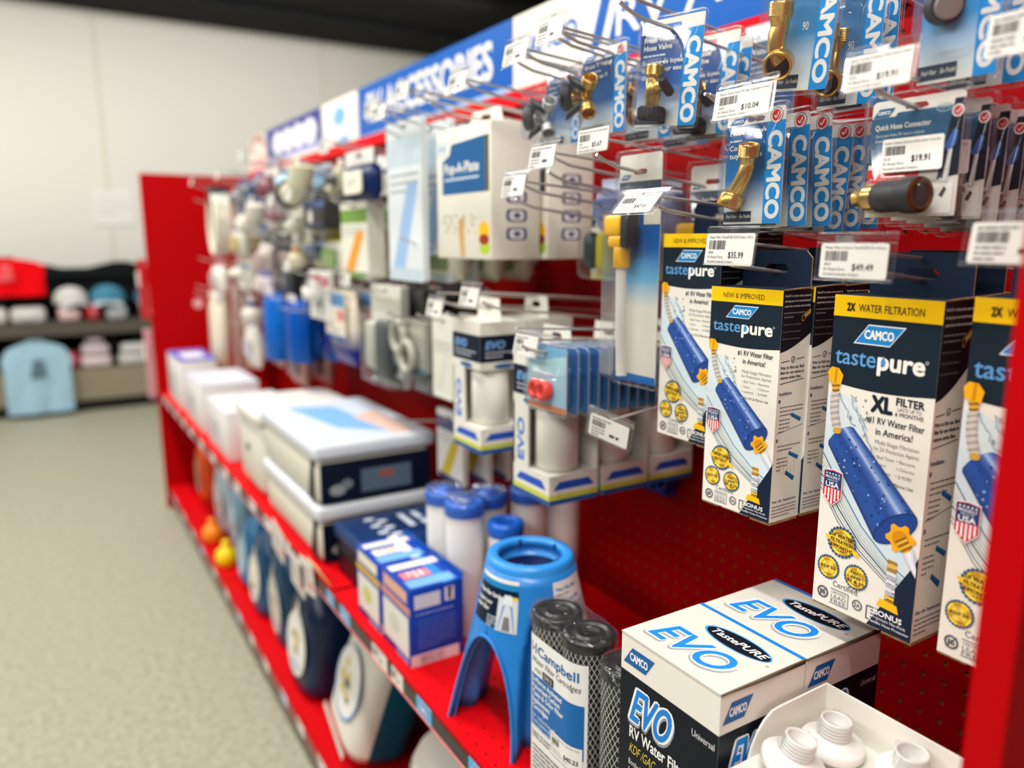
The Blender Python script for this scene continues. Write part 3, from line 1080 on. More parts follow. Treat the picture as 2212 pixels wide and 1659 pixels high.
def along(m, p0, d, fn):
    """run fn with m.T turned so that local +z points along d from p0"""
    old = m.T
    z = Vector(d).normalized()
    x = z.orthogonal().normalized()
    y = z.cross(x)
    m.T = old @ Matrix(((x.x, y.x, z.x, p0[0]), (x.y, y.y, z.y, p0[1]), (x.z, y.z, z.z, p0[2]), (0, 0, 0, 1)))
    fn(m)
    m.T = old


def threads(z0, z1, r, pitch=.0014, depth=.0007):
    out = []
    z = z0
    while z < z1 - pitch * .4:
        out += [(r - depth, z), (r, z + pitch * .35), (r, z + pitch * .55), (r - depth, z + pitch * .9)]
        z += pitch
    return out


def hollow(r, z, depth=.012):
    return [(r + .0002, z), (r - .0012, z + .0004), (r - .002, z - .0004), (r - .0022, z - depth)]


def card_art(m, F, w, h, title, sub, c0, c1, strip=True, check=True, foot=True, sw=.30, head='logo', tcol=WHITE, csize=1.0):
    sx = w * (1 - sw) if strip else w
    m.gstrips(F, [[(0, 0), (sx, 0)], [(0, h * .12), (sx, h * .12)], [(0, h * .40), (sx, h * .40)], [(0, h * .88), (sx, h * .88)]], [(222, 222, 216), (200, 214, 222), c1, c0], 1, 'gloss')
    logo_par(m, F, w * .2, h * .92, w * .32, h * .06, 3, fill=(28, 96, 170), edge=None, key='gloss')
    if strip:
        m.grect(F, sx, 0, w, h * .88, (14, 140, 216), 2, 'gloss')
        m.text(F, 'CAMCO', sx + w * sw * .16, h * .80, w * sw * .70, (238, 236, 230), 3, w=h * .76 * csize, bold=.05, rot=-PI / 2, key='gloss')
    if check:
        x, y, r = (sx + w * sw * .5 if strip else w * .85), h * .925, h * .055
        m.gell(F, x, y, r * 1.25, col=(236, 234, 230), l=4, key='gloss')
        m.gring(F, x, y, r * 1.22, r * .12, (110, 110, 112), 5, key='gloss')
        m.gell(F, x, y, r * .88, col=(206, 26, 40), l=5, key='gloss')
        m.gline(F, [(x - r * .4, y), (x - r * .08, y - r * .4), (x + r * .5, y + r * .5)], r * .2, WHITE, 6, 'gloss')
    y = h * .80
    for i, s in enumerate(title):
        m.text(F, s, w * .06, y, h * .048, tcol, 3, w=min(sx * .85, h * .041 * len(s)), bold=.025, key='gloss')
        y -= h * .075
    m.fine(F, w * .06, y + h * .015, sx * .75, 1, h * .03, h * .022, (200, 212, 222), 3, 'gloss')
    y -= h * .06
    for i, s in enumerate(sub):
        m.text(F, s, w * .06, y, h * .044, tcol, 3, w=min(sx * .9, h * .038 * len(s)), bold=.02, key='gloss')
        y -= h * .07
    if foot:
        m.gpoly(F, [(w * .0, h * .02), (sx * .72, h * .02), (sx * .72, h * .115), (0, h * .115)], (40, 54, 76), 3, 'gloss')
        m.text(F, 'Fresh Water', w * .05, h * .055, h * .032, WHITE, 4, w=sx * .28, sh=.25, key='gloss')
        m.text(F, 'Eau Potable', w * .05 + sx * .35, h * .055, h * .032, WHITE, 4, w=sx * .28, sh=.25, key='gloss')


def clam_shell(m, w, h, rim, dome, depth):
    """clear clamshell: flange round the card and a dome (x0, z0, x1, z1); origin top centre"""
    def ring(x0, z0, x1, z1, r, y):
        return [(x, y, z) for x, z in rrect(x0, z0, x1, z1, r, 4)]
    a, b = -w / 2 - rim, w / 2 + rim
    lo, hi = -h - rim, rim
    L1 = [ring(a, lo, b, hi, .006, .001), ring(a, lo, b, hi, .006, -.0024), ring(a + .0015, lo + .0015, b - .0015, hi - .0015, .005, -.0034)]
    x0, z0, x1, z1 = dome
    L1 += [ring(x0, z0, x1, z1, .008, -.0034), ring(x0 + .001, z0 + .001, x1 - .001, z1 - .001, .008, -.006), ring(x0 + .003, z0 + .003, x1 - .003, z1 - .003, .008, -depth + .004), ring(x0 + .007, z0 + .007, x1 - .007, z1 - .007, .006, -depth)]
    m.loft(L1, 'clear', CLEAR, cap0=False, cap1=True, smooth=True)
    for y in (.0008, -.003):
        m.tube(ring(a, lo, b, hi, .006, y), .0006, 'clear', (252, 252, 255), n=5, closed=True)


def blister(name, label, cat, loc, w, h, art, item, rim=.004, dome=None, depth=.02, roll=0.0, rotz=WALLROT, group=None, hole=(.32, .05), clam=True):
    """carded pack: card (with a real hang hole), the goods, and the clear shell"""
    t = thing(name, label, cat, loc, rotz, group, ry=roll)
    m = MB()
    F = Frame((-w / 2, 0, -h), (1, 0, 0), (0, 0, 1))
    hw, hh = w * hole[0], h * hole[1]
    m.plate(F, rrect(0, 0, w, h, .004, 3), [euro(w * .5, h * .925, hw, hh)], .0008, 'card', PAPER)
    art(m, F, w, h)
    m.build('printed_card', t)
    item(t, w, h)
    if clam:
        m = MB()
        clam_shell(m, w, h, rim, dome or (-w * .36, -h * .82, w * .2, -h * .3), depth)
        m.build('clear_shell', t)
    return t


def brass_elbow(t, w, h, top, bend, nut, dt, dn, s=1.0, lug=False):
    m = MB()
    along(m, top, dt, lambda q: q.lathe([(.0078 * s, -.020 * s)] + [(.0080 * s, -.013 * s), (.0094 * s, -.0115 * s), (.0096 * s, -.0095 * s)] + threads(-.009 * s, .002 * s, .0108 * s) + hollow(.0100 * s, .0024 * s), 'brass', BRASS, n=28))
    p0 = Vector(top) - Vector(dt).normalized() * .018 * s
    p2 = Vector(nut) - Vector(dn).normalized() * .010 * s
    b = Vector(bend)
    path = [p0 * (1 - q) ** 2 + b * 2 * q * (1 - q) + p2 * q * q for q in (i / 8 for i in range(9))]
    m.tube(path, .0078 * s, 'brass', BRASS, n=20)
    m.build('elbow_body', t)
    m = MB()
    along(m, nut, dn, lambda q: q.lathe([(.0085 * s, -.013 * s), (.0112 * s, -.011 * s), (.0122 * s, -.009 * s), (.0126 * s, .002 * s), (.0120 * s, .003 * s), (.0105 * s, .0032 * s), (.0102 * s, -.003 * s), (.0102 * s, -.006 * s)], 'brass', (222, 172, 88), n=28, cap1=False))
    along(m, nut, dn, lambda q: q.lathe([(.0104 * s, -.0062 * s), (.0103 * s, -.0058 * s)], 'rubber', (24, 18, 12), n=24))  # near-black disc painted in for the shade inside the hollow nut
    if lug:
        for a in (0.4, 0.4 + PI):
            along(m, nut, dn, lambda q: q.box(.0115 * s * math.cos(a) - .002, .0115 * s * math.sin(a) - .002, -.008 * s, .0115 * s * math.cos(a) + .002, .0115 * s * math.sin(a) + .0025, .001, 'brass', BRASS))
    m.build('swivel_nut', t)


# hose elbows, front one first
def art_elbow(m, F, w, h):
    card_art(m, F, w, h, ['Hose Elbow'], ['Coude de', 'tuyauterie'], (14, 78, 140), (20, 104, 170))


def item_elbow(t, w, h):
    brass_elbow(t, w, h, (.006, -.014, -.036), (.001, -.013, -.066), (-.0175, -.013, -.090), (.28, -.25, 1), (-.25, -.25, -1), s=.98)


e0 = blister('hose_elbow_pack', 'front carded brass hose elbow under the $10.04 tag', 'packaged fitting', (-.27, .5445, 1.350), .072, .109, art_elbow, item_elbow, rim=.004, dome=(-.030, -.101, .018, -.028), depth=.024)
ORD = ('second', 'third', 'fourth', 'fifth', 'sixth', 'seventh', 'eighth', 'ninth', 'tenth', 'eleventh')
for i, (x, dr, dz) in enumerate(((-.236, -.03, -.003), (-.206, -.07, -.004), (-.172, .05, -.008), (-.150, .03, -.006), (-.128, .0, -.004))):
    o = dup(e0, (x, .5445 - .002 * i, 1.350 + dz), ORD[i] + ' hose elbow pack from the front on the hook under the $10.04 tag', WALLROT, 'carded hose elbows')
    o.rotation_euler[1] = dr
e0['group'] = 'carded hose elbows'

# bigger ninety degree elbows hanging above
def art_elb90(m, F, w, h):
    card_art(m, F, w, h, ['Hose Elbow'], [], (20, 84, 140), (60, 130, 180))
    m.text(F, '90', w * .46, h * .42, h * .06, WHITE, 4, w=w * .1, key='gloss')


def item_elb90(t, w, h):
    brass_elbow(t, w, h, (-.013, -.020, -.050), (-.017, -.019, -.090), (-.008, -.020, -.102), (.1, -.2, 1), (.45, -.8, -.45), s=1.05, lug=True)


a0 = blister('hose_elbow_pack', 'large brass ninety degree elbow pack tilted at the top of the photo', 'packaged fitting', (-.27, .487, 1.482), .064, .122, art_elb90, item_elb90, rim=.004, dome=(-.029, -.118, .012, -.03), depth=.036, roll=.10, group='carded angled elbows')
o = dup(a0, (-.200, .494, 1.475), 'second angled elbow pack, behind the tilted one at the top', WALLROT, 'carded angled elbows')
o.rotation_euler[1] = .03
o = dup(a0, (-.176, .496, 1.474), 'third angled elbow pack, farthest back at the top hook', WALLROT, 'carded angled elbows')
o.rotation_euler[1] = .0

# fresh water hose valves
def art_valve(m, F, w, h):
    card_art(m, F, w, h, ['Fresh Water', 'Hose Valve'], ['Soupape de tuyau', 'souple pour eau', 'douce'], (14, 46, 104), (50, 100, 176), check=False, sw=.27, csize=1.02)


def item_valve(t, w, h):
    m = MB()
    c = (-.006, -.014)
    m.lathe([(.0075, -.098), (.0078, -.086), (.0088, -.084), (.0088, -.066), (.0072, -.064), (.0078, -.061)] + threads(-.060, -.050, .0108) + hollow(.0100, -.0495), 'brass', (196, 160, 88), n=28, c=c)
    along(m, (c[0] + .006, c[1], -.072), (1, -.2, 0), lambda q: q.lathe([(.006, 0), (.006, .012), (.005, .014)], 'brass', BRASS, n=20))
    m.build('valve_body', t)
    m = MB()
    m.lathe([(.0115, -.108), (.0140, -.1075), (.0144, -.106), (.0144, -.094), (.0135, -.0925), (.0085, -.092)], 'rubber', (34, 34, 36), n=28, c=c)
    for i in range(22):
        a = 2 * PI * i / 22
        m.box(c[0] + .0144 * math.cos(a) - .0007, c[1] + .0144 * math.sin(a) - .0007, -.106, c[0] + .0144 * math.cos(a) + .0007, c[1] + .0144 * math.sin(a) + .0007, -.094, 'rubber', (30, 30, 32))
    m.build('swivel_collar', t)
    m = MB()
    along(m, (c[0] + .020, c[1] - .003, -.072), (1, -.2, 0), lambda q: q.rbox(-.005, -.013, -.001, .005, .009, .007, .004, 'rubber', (26, 26, 28)))
    m.build('valve_knob', t)


v0 = blister('hose_valve_pack', 'front carded brass hose valve with a black collar, upper middle hook', 'packaged fitting', (-.27, .667, 1.462), .098, .112, art_valve, item_valve, rim=.003, dome=(-.028, -.110, .028, -.042), depth=.03, roll=.09, group='carded hose valves')
for i, (x, dr, y) in enumerate(((-.182, .05, .700), (-.160, .03, .702))):
    o = dup(v0, (x, y, 1.462 - .004 * i), ORD[i] + ' hose valve pack from the front on the upper middle hook', WALLROT, 'carded hose valves')
    o.rotation_euler[1] = dr

# water bandit card flat against the pegboard
def art_band(m, F, w, h):
    m.gstrips(F, [[(0, 0), (w, 0)], [(0, h * .3), (w, h * .3)], [(0, h * .86), (w, h * .86)]], [(150, 170, 196), (30, 70, 130), (20, 34, 66)], 1, 'gloss')
    logo_par(m, F, w * .2, h * .92, w * .3, h * .05, 3, fill=(70, 120, 190), edge=None, key='gloss')
    m.text(F, 'Water Bandit', w * .07, h * .74, h * .055, WHITE, 3, w=w * .86, bold=.03, key='gloss')
    for i in range(5):
        m.gell(F, w * .08, h * (.675 - .055 * i), w * .012, col=(200, 206, 216), l=3, n=6, key='gloss')
        m.fine(F, w * .12, h * (.665 - .055 * i), w * .75, 1, 0, h * .02, (196, 202, 212), 3, 'gloss', seed=i)
    m.gell(F, w * .74, h * .12, h * .09, col=(190, 206, 226), l=3, key='gloss')
    m.gell(F, w * .74, h * .12, h * .045, col=(206, 26, 40), l=4, key='gloss')
    m.gline(F, [(w * .71, h * .12), (w * .735, h * .10), (w * .78, h * .145)], h * .01, WHITE, 5, 'gloss')


def item_band(t, w, h):
    m = MB()
    along(m, (-.012, -.010, -.088), (0, -.2, 1), lambda q: q.lathe([(.006, -.02), (.007, 0), (.010, .001), (.010, .012), (.006, .013)], 'rubber', (40, 60, 120), n=20))
    m.build('rubber_adapter', t)


blister('hose_adapter_pack', 'navy carded water adapter flat against the red pegboard at the top', 'packaged fitting', (-.05, .722, 1.497), .082, .128, art_band, item_band, rim=.004, dome=(-.03, -.12, .012, -.07), depth=.02)

# hose caps at top right
def art_cap(m, F, w, h):
    card_art(m, F, w, h, ['Fresh Water'], ['bouchon', 'pour eau'], (6, 84, 170), (60, 150, 214), check=False, sw=.28)


def item_cap(t, w, h):
    m = MB()
    along(m, (-.004, -.012, -.066), (.75, -.75, -.25), lambda q: q.lathe([(.006, -.016), (.012, -.0155)] + threads(-.015, -.002, .0135, .003, .0012) + [(.0122, 0), (.012, .001)], 'rubber', (48, 50, 52), n=26))
    m.build('cap_body', t)
    m = MB()
    along(m, (-.004, -.012, -.066), (.75, -.75, -.25), lambda q: q.lathe([(.0095, -.001), (.0095, .005), (.0088, .0056)], 'plastic', (140, 136, 130), n=26))
    m.build('cap_face', t)


c0 = blister('hose_cap_pack', 'front carded black hose cap at the top right corner', 'packaged fitting', (-.27, .3525, 1.464), .060, .118, art_cap, item_cap, rim=.004, dome=(-.026, -.094, .012, -.034), depth=.028, group='carded hose caps')
o = dup(c0, (-.232, .350, 1.462), 'second hose cap pack, behind the front one at the top right corner', WALLROT, 'carded hose caps')


# quick connectors
def art_quick(m, F, w, h):
    m.gstrips(F, [[(0, 0), (w, 0)], [(0, h * .46), (w, h * .46)]], [(222, 216, 204), (228, 224, 214)], 1, 'gloss')
    m.gpoly(F, [(0, h * .46), (w * .66, h * .46), (w * .78, h * .42), (w * .92, h * .40), (w * .92, h * .89), (w * .3, h * .89), (w * .27, h * .86), (0, h * .86)], (38, 92, 130), 2, 'gloss')
    m.gpoly(F, [(w * .78, h * .3), (w, h * .33), (w, h * .94), (w * .9, h * .94)], (14, 24, 42), 2, 'gloss')
    logo_par(m, F, w * .14, h * .90, w * .25, h * .07, 3, fill=(28, 96, 150), edge=None, key='gloss')
    m.gring(F, w * .8, h * .88, w * .085, w * .008, (170, 196, 206), 4, key='gloss', ry=h * .035)
    m.text(F, 'TastePURE', w * .8, h * .87, h * .022, (170, 196, 206), 4, al='c', w=w * .12, key='gloss')
    m.text(F, 'Quick Hose Connector', w * .05, h * .755, h * .045, WHITE, 4, w=w * .62, bold=.025, key='gloss')
    m.text(F, 'Use at your home, RV, boat or campsite', w * .06, h * .695, h * .026, (220, 228, 232), 4, w=w * .55, key='gloss')
    m.text(F, 'Anywhere there is a water hose hookup', w * .06, h * .65, h * .026, (220, 228, 232), 4, w=w * .58, key='gloss')
    m.gpoly(F, [(w * .0, h * .30), (w * .58, h * .30), (w * .6, h * .42), (w * .0, h * .42)], (204, 44, 50), 4, 'gloss')
    m.text(F, 'With Automatic Shut-off Valve', w * .06, h * .37, h * .026, (240, 200, 196), 5, w=w * .48, key='gloss')
    m.text(F, "Avec robinet d'arret automatique", w * .03, h * .32, h * .026, (240, 200, 196), 5, w=w * .52, key='gloss')
    # pictured hands and hose on the right edge
    m.gpoly(F, [(w * .83, h * .56), (w * .92, h * .7), (w * .96, h * .68), (w * .95, h * .58), (w * .88, h * .52)], (60, 110, 190), 5, 'gloss')
    m.gpoly(F, [(w * .84, h * .28), (w * .88, h * .54), (w * .92, h * .54), (w * .90, h * .28)], (206, 206, 204), 5, 'gloss')
    m.gpoly(F, [(w * .76, h * .16), (w * .96, h * .30), (w * .96, h * .02), (w * .76, h * .02)], (236, 234, 228), 5, 'gloss')
    m.gpoly(F, [(w * .82, h * .17), (w * .87, h * .24), (w * .9, h * .22), (w * .86, h * .15)], (80, 70, 60), 6, 'gloss')
    x, y, r = w * .94, h * .84, h * .05
    m.gell(F, x, y, r, col=(236, 234, 230), l=5, key='gloss')
    m.gell(F, x, y, r * .75, col=(206, 26, 40), l=6, key='gloss')
    m.gline(F, [(x - r * .35, y), (x - r * .05, y - r * .35), (x + r * .45, y + r * .4)], r * .16, WHITE, 7, 'gloss')


def item_quick(t, w, h):
    m = MB()
    d = (1, -.20, .0)
    along(m, (-.030, -.010, -.078), d, lambda q: q.lathe(hollow(.0092, .0)[::-1] + threads(0.0, .010, .0104) + [(.009, .011), (.009, .016)], 'brass', BRASS, n=26, cap0=False))
    m.build('threaded_end', t)
    m = MB()
    along(m, (-.030, -.010, -.078), d, lambda q: q.lathe([(.0098, .011), (.0122, .0125), (.0128, .016), (.0125, .030), (.0128, .036), (.0142, .040), (.0146, .050), (.0140, .053)], 'rubber', (44, 46, 48), n=30))
    m.build('coupler_sleeve', t)
    m = MB()
    along(m, (-.030, -.010, -.078), d, lambda q: q.lathe([(.0140, .0525), (.0118, .0545), (.0100, .0545), (.0094, .051), (.0050, .0505)], 'brass', (120, 98, 56), n=30))
    m.build('coupler_mouth', t)


q0 = blister('hose_connector_pack', 'front carded quick hose connector with a price sticker on it', 'packaged fitting', (-.27, .3805, 1.338), .077, .094, art_quick, item_quick, rim=.005, dome=(-.034, -.092, .030, -.062), depth=.026, hole=(.26, .055), group='carded quick hose connectors')
m = MB()
F = Frame((-.024, -.0046, -.058), (1, 0, 0), (0, 0, 1))
m.plate(F, rrect(0, 0, .0515, .0265, .002, 3), [], .0004, 'card', (240, 239, 234))
m.text(F, 'Quick Connect (Camco fresh water hose bra', .002, .0222, .0022, (90, 90, 92), 2, w=.047)
m.barcode(F, .003, .0135, .0165, .007, (60, 58, 56), 2, seed=4)
for i, s in enumerate(('20135',) + tuple(STORE)):
    m.text(F, s, .002, .0095 - .0038 * i, .0022, (90, 90, 92), 2, w=.0012 * len(s))
m.text(F, '$19.91', .026, .0075, .0048, (44, 44, 48), 2, w=.0155, bold=.025)
m.build('price_sticker', q0)
for i, (x, dr) in enumerate(((-.232, .0), (-.209, .02), (-.188, .01), (-.168, .0))):
    o = dup(q0, (x, .3805 - .003 * i, 1.336 - .003 * i), ORD[i] + ' quick hose connector pack from the front at the right edge', WALLROT, 'carded quick hose connectors')
    o.rotation_euler[1] = dr

# wye valves
def art_wye(m, F, w, h):
    card_art(m, F, w, h, ['Brass Y Valve'], ['Robinet en Y'], (14, 54, 110), (40, 96, 160), sw=.26)


def wye(t, col, key, lever=(28, 28, 30)):
    m = MB()
    ctr = Vector((-.006, -.022, -.060))
    along(m, ctr, (-1, -.75, .05), lambda q: q.lathe([(.008, -.004), (.0085, .012), (.0105, .013), (.0105, .016)], key, col, n=22))
    for d in ((.75, -.35, .65), (.65, -.35, -.85)):
        along(m, ctr, d, lambda q: q.lathe([(.0072, 0), (.0078, .018), (.0095, .019)] + threads(.020, .030, .0100) + hollow(.0094, .0305), key, col, n=22))
    m.build('wye_body', t)
    m = MB()
    along(m, ctr + Vector((-.017, -.0135, .001)), (-1, -.75, .05), lambda q: q.lathe([(.013, -.004), (.0165, -.003), (.0170, 0), (.0170, .007), (.0150, .0085), (.0095, .0086), (.0090, .002)], 'rubber', (36, 36, 38) if key == 'brass' else (70, 72, 74), n=28))
    m.build('swivel_collar', t)
    for d, s in (((.75, -.35, .65), 1), ((.65, -.35, -.85), -1)):
        p = ctr + Vector(d).normalized() * .013
        m = MB()
        m.tube([p + Vector((0, -.004, 0)), p + Vector((-.004, -.012, .004 * s)), p + Vector((-.013, -.017, .012 * s)), p + Vector((-.02, -.017, .017 * s))], [.0055, .0055, .004, .002], 'plastic', lever, n=10)
        m.build('lever', t)


y0 = blister('wye_valve_pack', 'carded brass wye valve with black levers left of the hose valves', 'packaged fitting', (-.25, .812, 1.462), .088, .104, art_wye, lambda t, w, h: wye(t, BRASS, 'brass'), rim=.004, dome=(-.040, -.100, .022, -.022), depth=.05, group='carded wye valves')
for i, x in enumerate((-.175, -.105)):
    dup(y0, (x, .812, 1.460 - .004 * i), ORD[i] + ' brass wye valve pack, behind the front one', WALLROT, 'carded wye valves')
blister('wye_valve_pack', 'carded chrome wye valve left of the brass one', 'packaged fitting', (-.25, .899, 1.448), .078, .094, art_wye, lambda t, w, h: wye(t, (206, 208, 210), 'metal', (40, 42, 44)), rim=.004, dome=(-.036, -.092, .02, -.02), depth=.05)


# tank fillers in long clear shells
def art_tank(m, F, w, h):
    m.gstrips(F, [[(0, 0), (w, 0)], [(0, h * .34), (w, h * .34)], [(0, h * .46), (w, h * .46)], [(0, h * .60), (w, h * .60)], [(0, h * .76), (w, h * .76)], [(0, h * .885), (w, h * .885)]], [(230, 226, 214), (228, 226, 214), (110, 176, 214), (6, 96, 176), (6, 70, 140), (40, 60, 84)], 1, 'gloss')
    m.grect(F, 0, h * .76, w, h * .885, (58, 74, 92), 2, 'gloss')
    m.gpoly(F, [(w * .62, h * .70), (w, h * .70), (w, h * .775), (w * .62, h * .775)], (206, 200, 184), 3, 'gloss')
    logo_par(m, F, w * .16, h * .905, w * .26, h * .02, 3, fill=(50, 100, 170), edge=None, key='gloss')
    m.text(F, 'Water Tank Filler', w * .05, h * .835, h * .018, WHITE, 4, w=w * .56, bold=.02, key='gloss')
    m.text(F, 'with shut off valve', w * .05, h * .815, h * .010, (200, 206, 214), 4, w=w * .4, key='gloss')
    m.gline(F, [(w * .05, h * .803), (w * .62, h * .806)], h * .0016, WHITE, 4, 'gloss')
    m.text(F, 'Remplisseur', w * .05, h * .78, h * .017, WHITE, 4, w=w * .42, bold=.02, key='gloss')
    m.text(F, "de reservoir d'eau", w * .05, h * .755, h * .017, WHITE, 4, w=w * .6, bold=.02, key='gloss')
    m.grect(F, 0, 0, w, h * .035, (14, 110, 190), 3, 'gloss')


def item_tank(t, w, h):
    m = MB()
    m.rbox(-.035, -.026, -.094, -.006, -.004, -.070, .004, 'plastic', (250, 192, 8))
    m.rbox(-.029, -.025, -.108, -.005, -.005, -.093, .004, 'plastic', (250, 188, 8))
    m.lathe([(.009, -.132), (.0102, -.131), (.0102, -.107), (.009, -.105)], 'plastic', (250, 186, 6), n=20, c=(-.013, -.014))
    m.build('valve_body', t)
    m = MB()
    m.rbox(-.004, -.027, -.108, .010, -.006, -.066, .004, 'rubber', (24, 26, 28))
    m.build('valve_lever', t)
    m = MB()
    m.tube([(-.013, -.014, -.13), (-.012, -.014, -.20), (-.008, -.014, -.262)], .0068, 'milky', (232, 230, 222), n=14)
    m.build('filler_tube', t)


f0 = blister('tank_filler_pack', 'front long clear pack with a yellow tank filler valve behind the $47.01 tag', 'packaged fitting', (-.27, .713, 1.324), .074, .270, art_tank, item_tank, rim=.005, dome=(-.036, -.268, .022, -.062), depth=.032, hole=(.34, .022), group='carded tank fillers')
o = dup(f0, (-.165, .700, 1.316), 'second tank filler pack, between the front one and the pegboard', WALLROT, 'carded tank fillers')

# ------------------------------------------------------------------ water filter cartons on hooks
b0 = filter_box('water_filter_box', 'tall boxed inline water filter hanging in front under the $35.99 tag', 'boxed filter', (-.283, .5335, .9455), .089, .2325, .046, rotz=WALLROT + .03, group='smaller boxed water filters')
dup(b0, (-.236, .5325, .9475), 'second boxed inline water filter on the hook under the $35.99 tag', WALLROT, 'smaller boxed water filters')
dup(b0, (-.189, .5325, .9475), 'third boxed inline water filter on the hook under the $35.99 tag', WALLROT - .02, 'smaller boxed water filters')
dup(b0, (-.268, .6265, .9995), 'left boxed inline water filter behind the $47.01 tag', WALLROT, 'smaller boxed water filters')
dup(b0, (-.220, .6265, .9995), 'boxed inline water filter behind the left one near the $47.01 tag', WALLROT, 'smaller boxed water filters')
x0 = filter_box('water_filter_box', 'extra large boxed water filter hanging under the $49.49 tag', 'boxed filter', (-.277, .387, .8855), .0985, .292, .047, xl=True, rotz=WALLROT, group='larger boxed water filters')
dup(x0, (-.229, .387, .887), 'second extra large boxed water filter, behind the front one', WALLROT, 'larger boxed water filters')
dup(x0, (-.277, .266, .8905), 'extra large boxed water filter half hidden by the near red end panel', WALLROT, 'larger boxed water filters')

# hooks for the near goods
hook('steel hook carrying the carded hose elbows', .5445, 1.3425, -.335, 1.350 + .004)
hook('steel hook carrying the angled elbows at the top', .487, 1.474, -.335)
hook('steel hook carrying the hose valves', .667, 1.4515, -.345)
hook('long steel hook above the navy carded adapter', .722, 1.488, -.30)
hook('steel hook carrying the hose caps at top right', .3525, 1.4555, -.335)
hook('steel hook carrying the quick hose connectors', .3805, 1.3305, -.340, 1.352)
hook('steel hook carrying the brass wye valves', .812, 1.4545, -.330, 1.470)
hook('steel hook carrying the chrome wye valve', .899, 1.441, -.330, 1.458)
hook('steel hook carrying the tank fillers', .713, 1.304, -.335, 1.334)
hook('steel hook carrying the front filter boxes', .5335, 1.1975, -.335, 1.222)
hook('steel hook carrying the left filter boxes', .6265, 1.252, -.335, 1.268)
hook('steel hook carrying the extra large filter boxes', .387, 1.1965, -.335, 1.214)
hook('steel hook beside the near end panel carrying a large filter box', .266, 1.2015, -.335, 1.224)

price_tag('price tag reading $49.49 over the extra large filter box', (-.345, .374, 1.212), '$49.49', ['Water Filter (Camco TastePURE 2X w/hose', '40019'] + STORE, tilt=-.05, seed=3)
price_tag('price tag reading $35.99 over the front filter box', (-.345, .500, 1.2195), '$35.99', ['Water Filter (TastePURE KDF/Carbon 100 m', '40043'] + STORE, w=.060, h=.0345, lw=.057, lh=.029, seed=5, tilt=-.12)
price_tag('price tag reading $10.04 over the carded hose elbows', (-.340, .498, 1.347), '$10.04', ['Elbow (Hose Saver 45 deg. w/gripper brass)', '22605'] + STORE, w=.068, h=.034, lw=.062, lh=.0255, tilt=-.15, seed=6)
price_tag('price tag reading $19.91 on the hook tip over the quick connectors', (-.345, .366, 1.350), '$19.91', ['Quick Connect (Camco, fresh water, brass)', '20135'] + STORE, w=.058, h=.033, lw=.053, lh=.026, tilt=-.12, seed=7)
price_tag('price tag reading $47.01 bent forward over the yellow valve', (-.345, .627, 1.264), '$47.01', ['Water Filter (Camco TastePURE KDF 2 pk', '40045'] + STORE, w=.070, h=.038, lw=.058, lh=.027, tilt=-.75, seed=8)
price_tag('price tag reading $5.67 left of the tank fillers', (-.345, .706, 1.336), '$5.67', ['Filler (Camco water tank w/shutoff valve)', '40003'] + STORE, w=.058, h=.030, lw=.055, lh=.026, tilt=-.1, seed=9)
price_tag('blurred price tag right of the $49.49 tag at the photo edge', (-.345, .258, 1.226), '', [], seed=10, fine=True)
price_tag('price tag at the top right corner in front of the hose caps', (-.345, .268, 1.356), '', [], fine=True, seed=12, w=.05, lw=.044)

# blue levelling block hanging on the board
t = thing('levelling_block', 'blue plastic ring patterned block hanging on the pegboard below the filter boxes', 'levelling block', (-.032, .952, .925))
m = MB()
W_, H_ = .100, .118
m.rbox(-W_ / 2, .014, -H_, W_ / 2, .028, 0, .004, 'plastic', (6, 30, 116))
for i in range(3):
    for j in range(2):
        c = (-W_ / 2 + .018 + .032 * i, -H_ + .020 + .036 * j)
        m.tube([(c[0] + .0125 * math.cos(2 * PI * k / 20), .006, c[1] + .0125 * math.sin(2 * PI * k / 20)) for k in range(20)], .0045, 'plastic', (8, 44, 150), n=8, closed=True)
        for k in range(4):
            a = PI / 4 + PI / 2 * k
            m.tube([(c[0] + .013 * math.cos(a), .012, c[1] + .013 * math.sin(a)), (c[0] + .024 * math.cos(a), .012, c[1] + .024 * math.sin(a))], .003, 'plastic', (6, 34, 124), n=6)
m.rbox(-W_ / 2, .002, -H_, W_ / 2, .026, -H_ + .005, .002, 'plastic', (8, 40, 140))
m.box(-.022, .010, -.040, .022, .015, -.004, 'plastic', (8, 40, 150))
m.build('ring_block', t)
m = MB()
F = Frame((0, .0095, 0), (1, 0, 0), (0, 0, 1))
for sx in (-1, 1):
    m.gpoly(F, [(sx * .034 - .005, -.018), (sx * .034 + .006, -.018), (sx * .034, -.008)], (200, 204, 210), 1)
    m.gell(F, sx * .036, -.032, .005, .008, (206, 210, 214), 1)
    m.gell(F, sx * .030, -.046, .003, .004, (150, 170, 200), 1)
m.build('white_marks', t)
hook('short steel hook carrying the blue levelling block', .952, .921, -.045)
# ------------------------------------------------------------------ main shelf
EVO = (26, 128, 214)


def evo_logo(m, F, x, y, cap, w, l=4, rot=0.0, outline=True):
    cx = x + w / 2
    if outline:
        m.text(F, 'EVO', cx, y - cap * .07, cap, (150, 152, 158), l, w=w * 1.10, al='c', bold=.075, sh=.28, rot=rot, res=3)
        m.text(F, 'EVO', cx, y, cap, (242, 242, 242), l + 1, w=w * 1.08, al='c', bold=.065, sh=.28, rot=rot, res=3)
    m.text(F, 'EVO', cx, y, cap, EVO, l + 2, w=w, al='c', bold=.022, sh=.28, rot=rot, res=3)


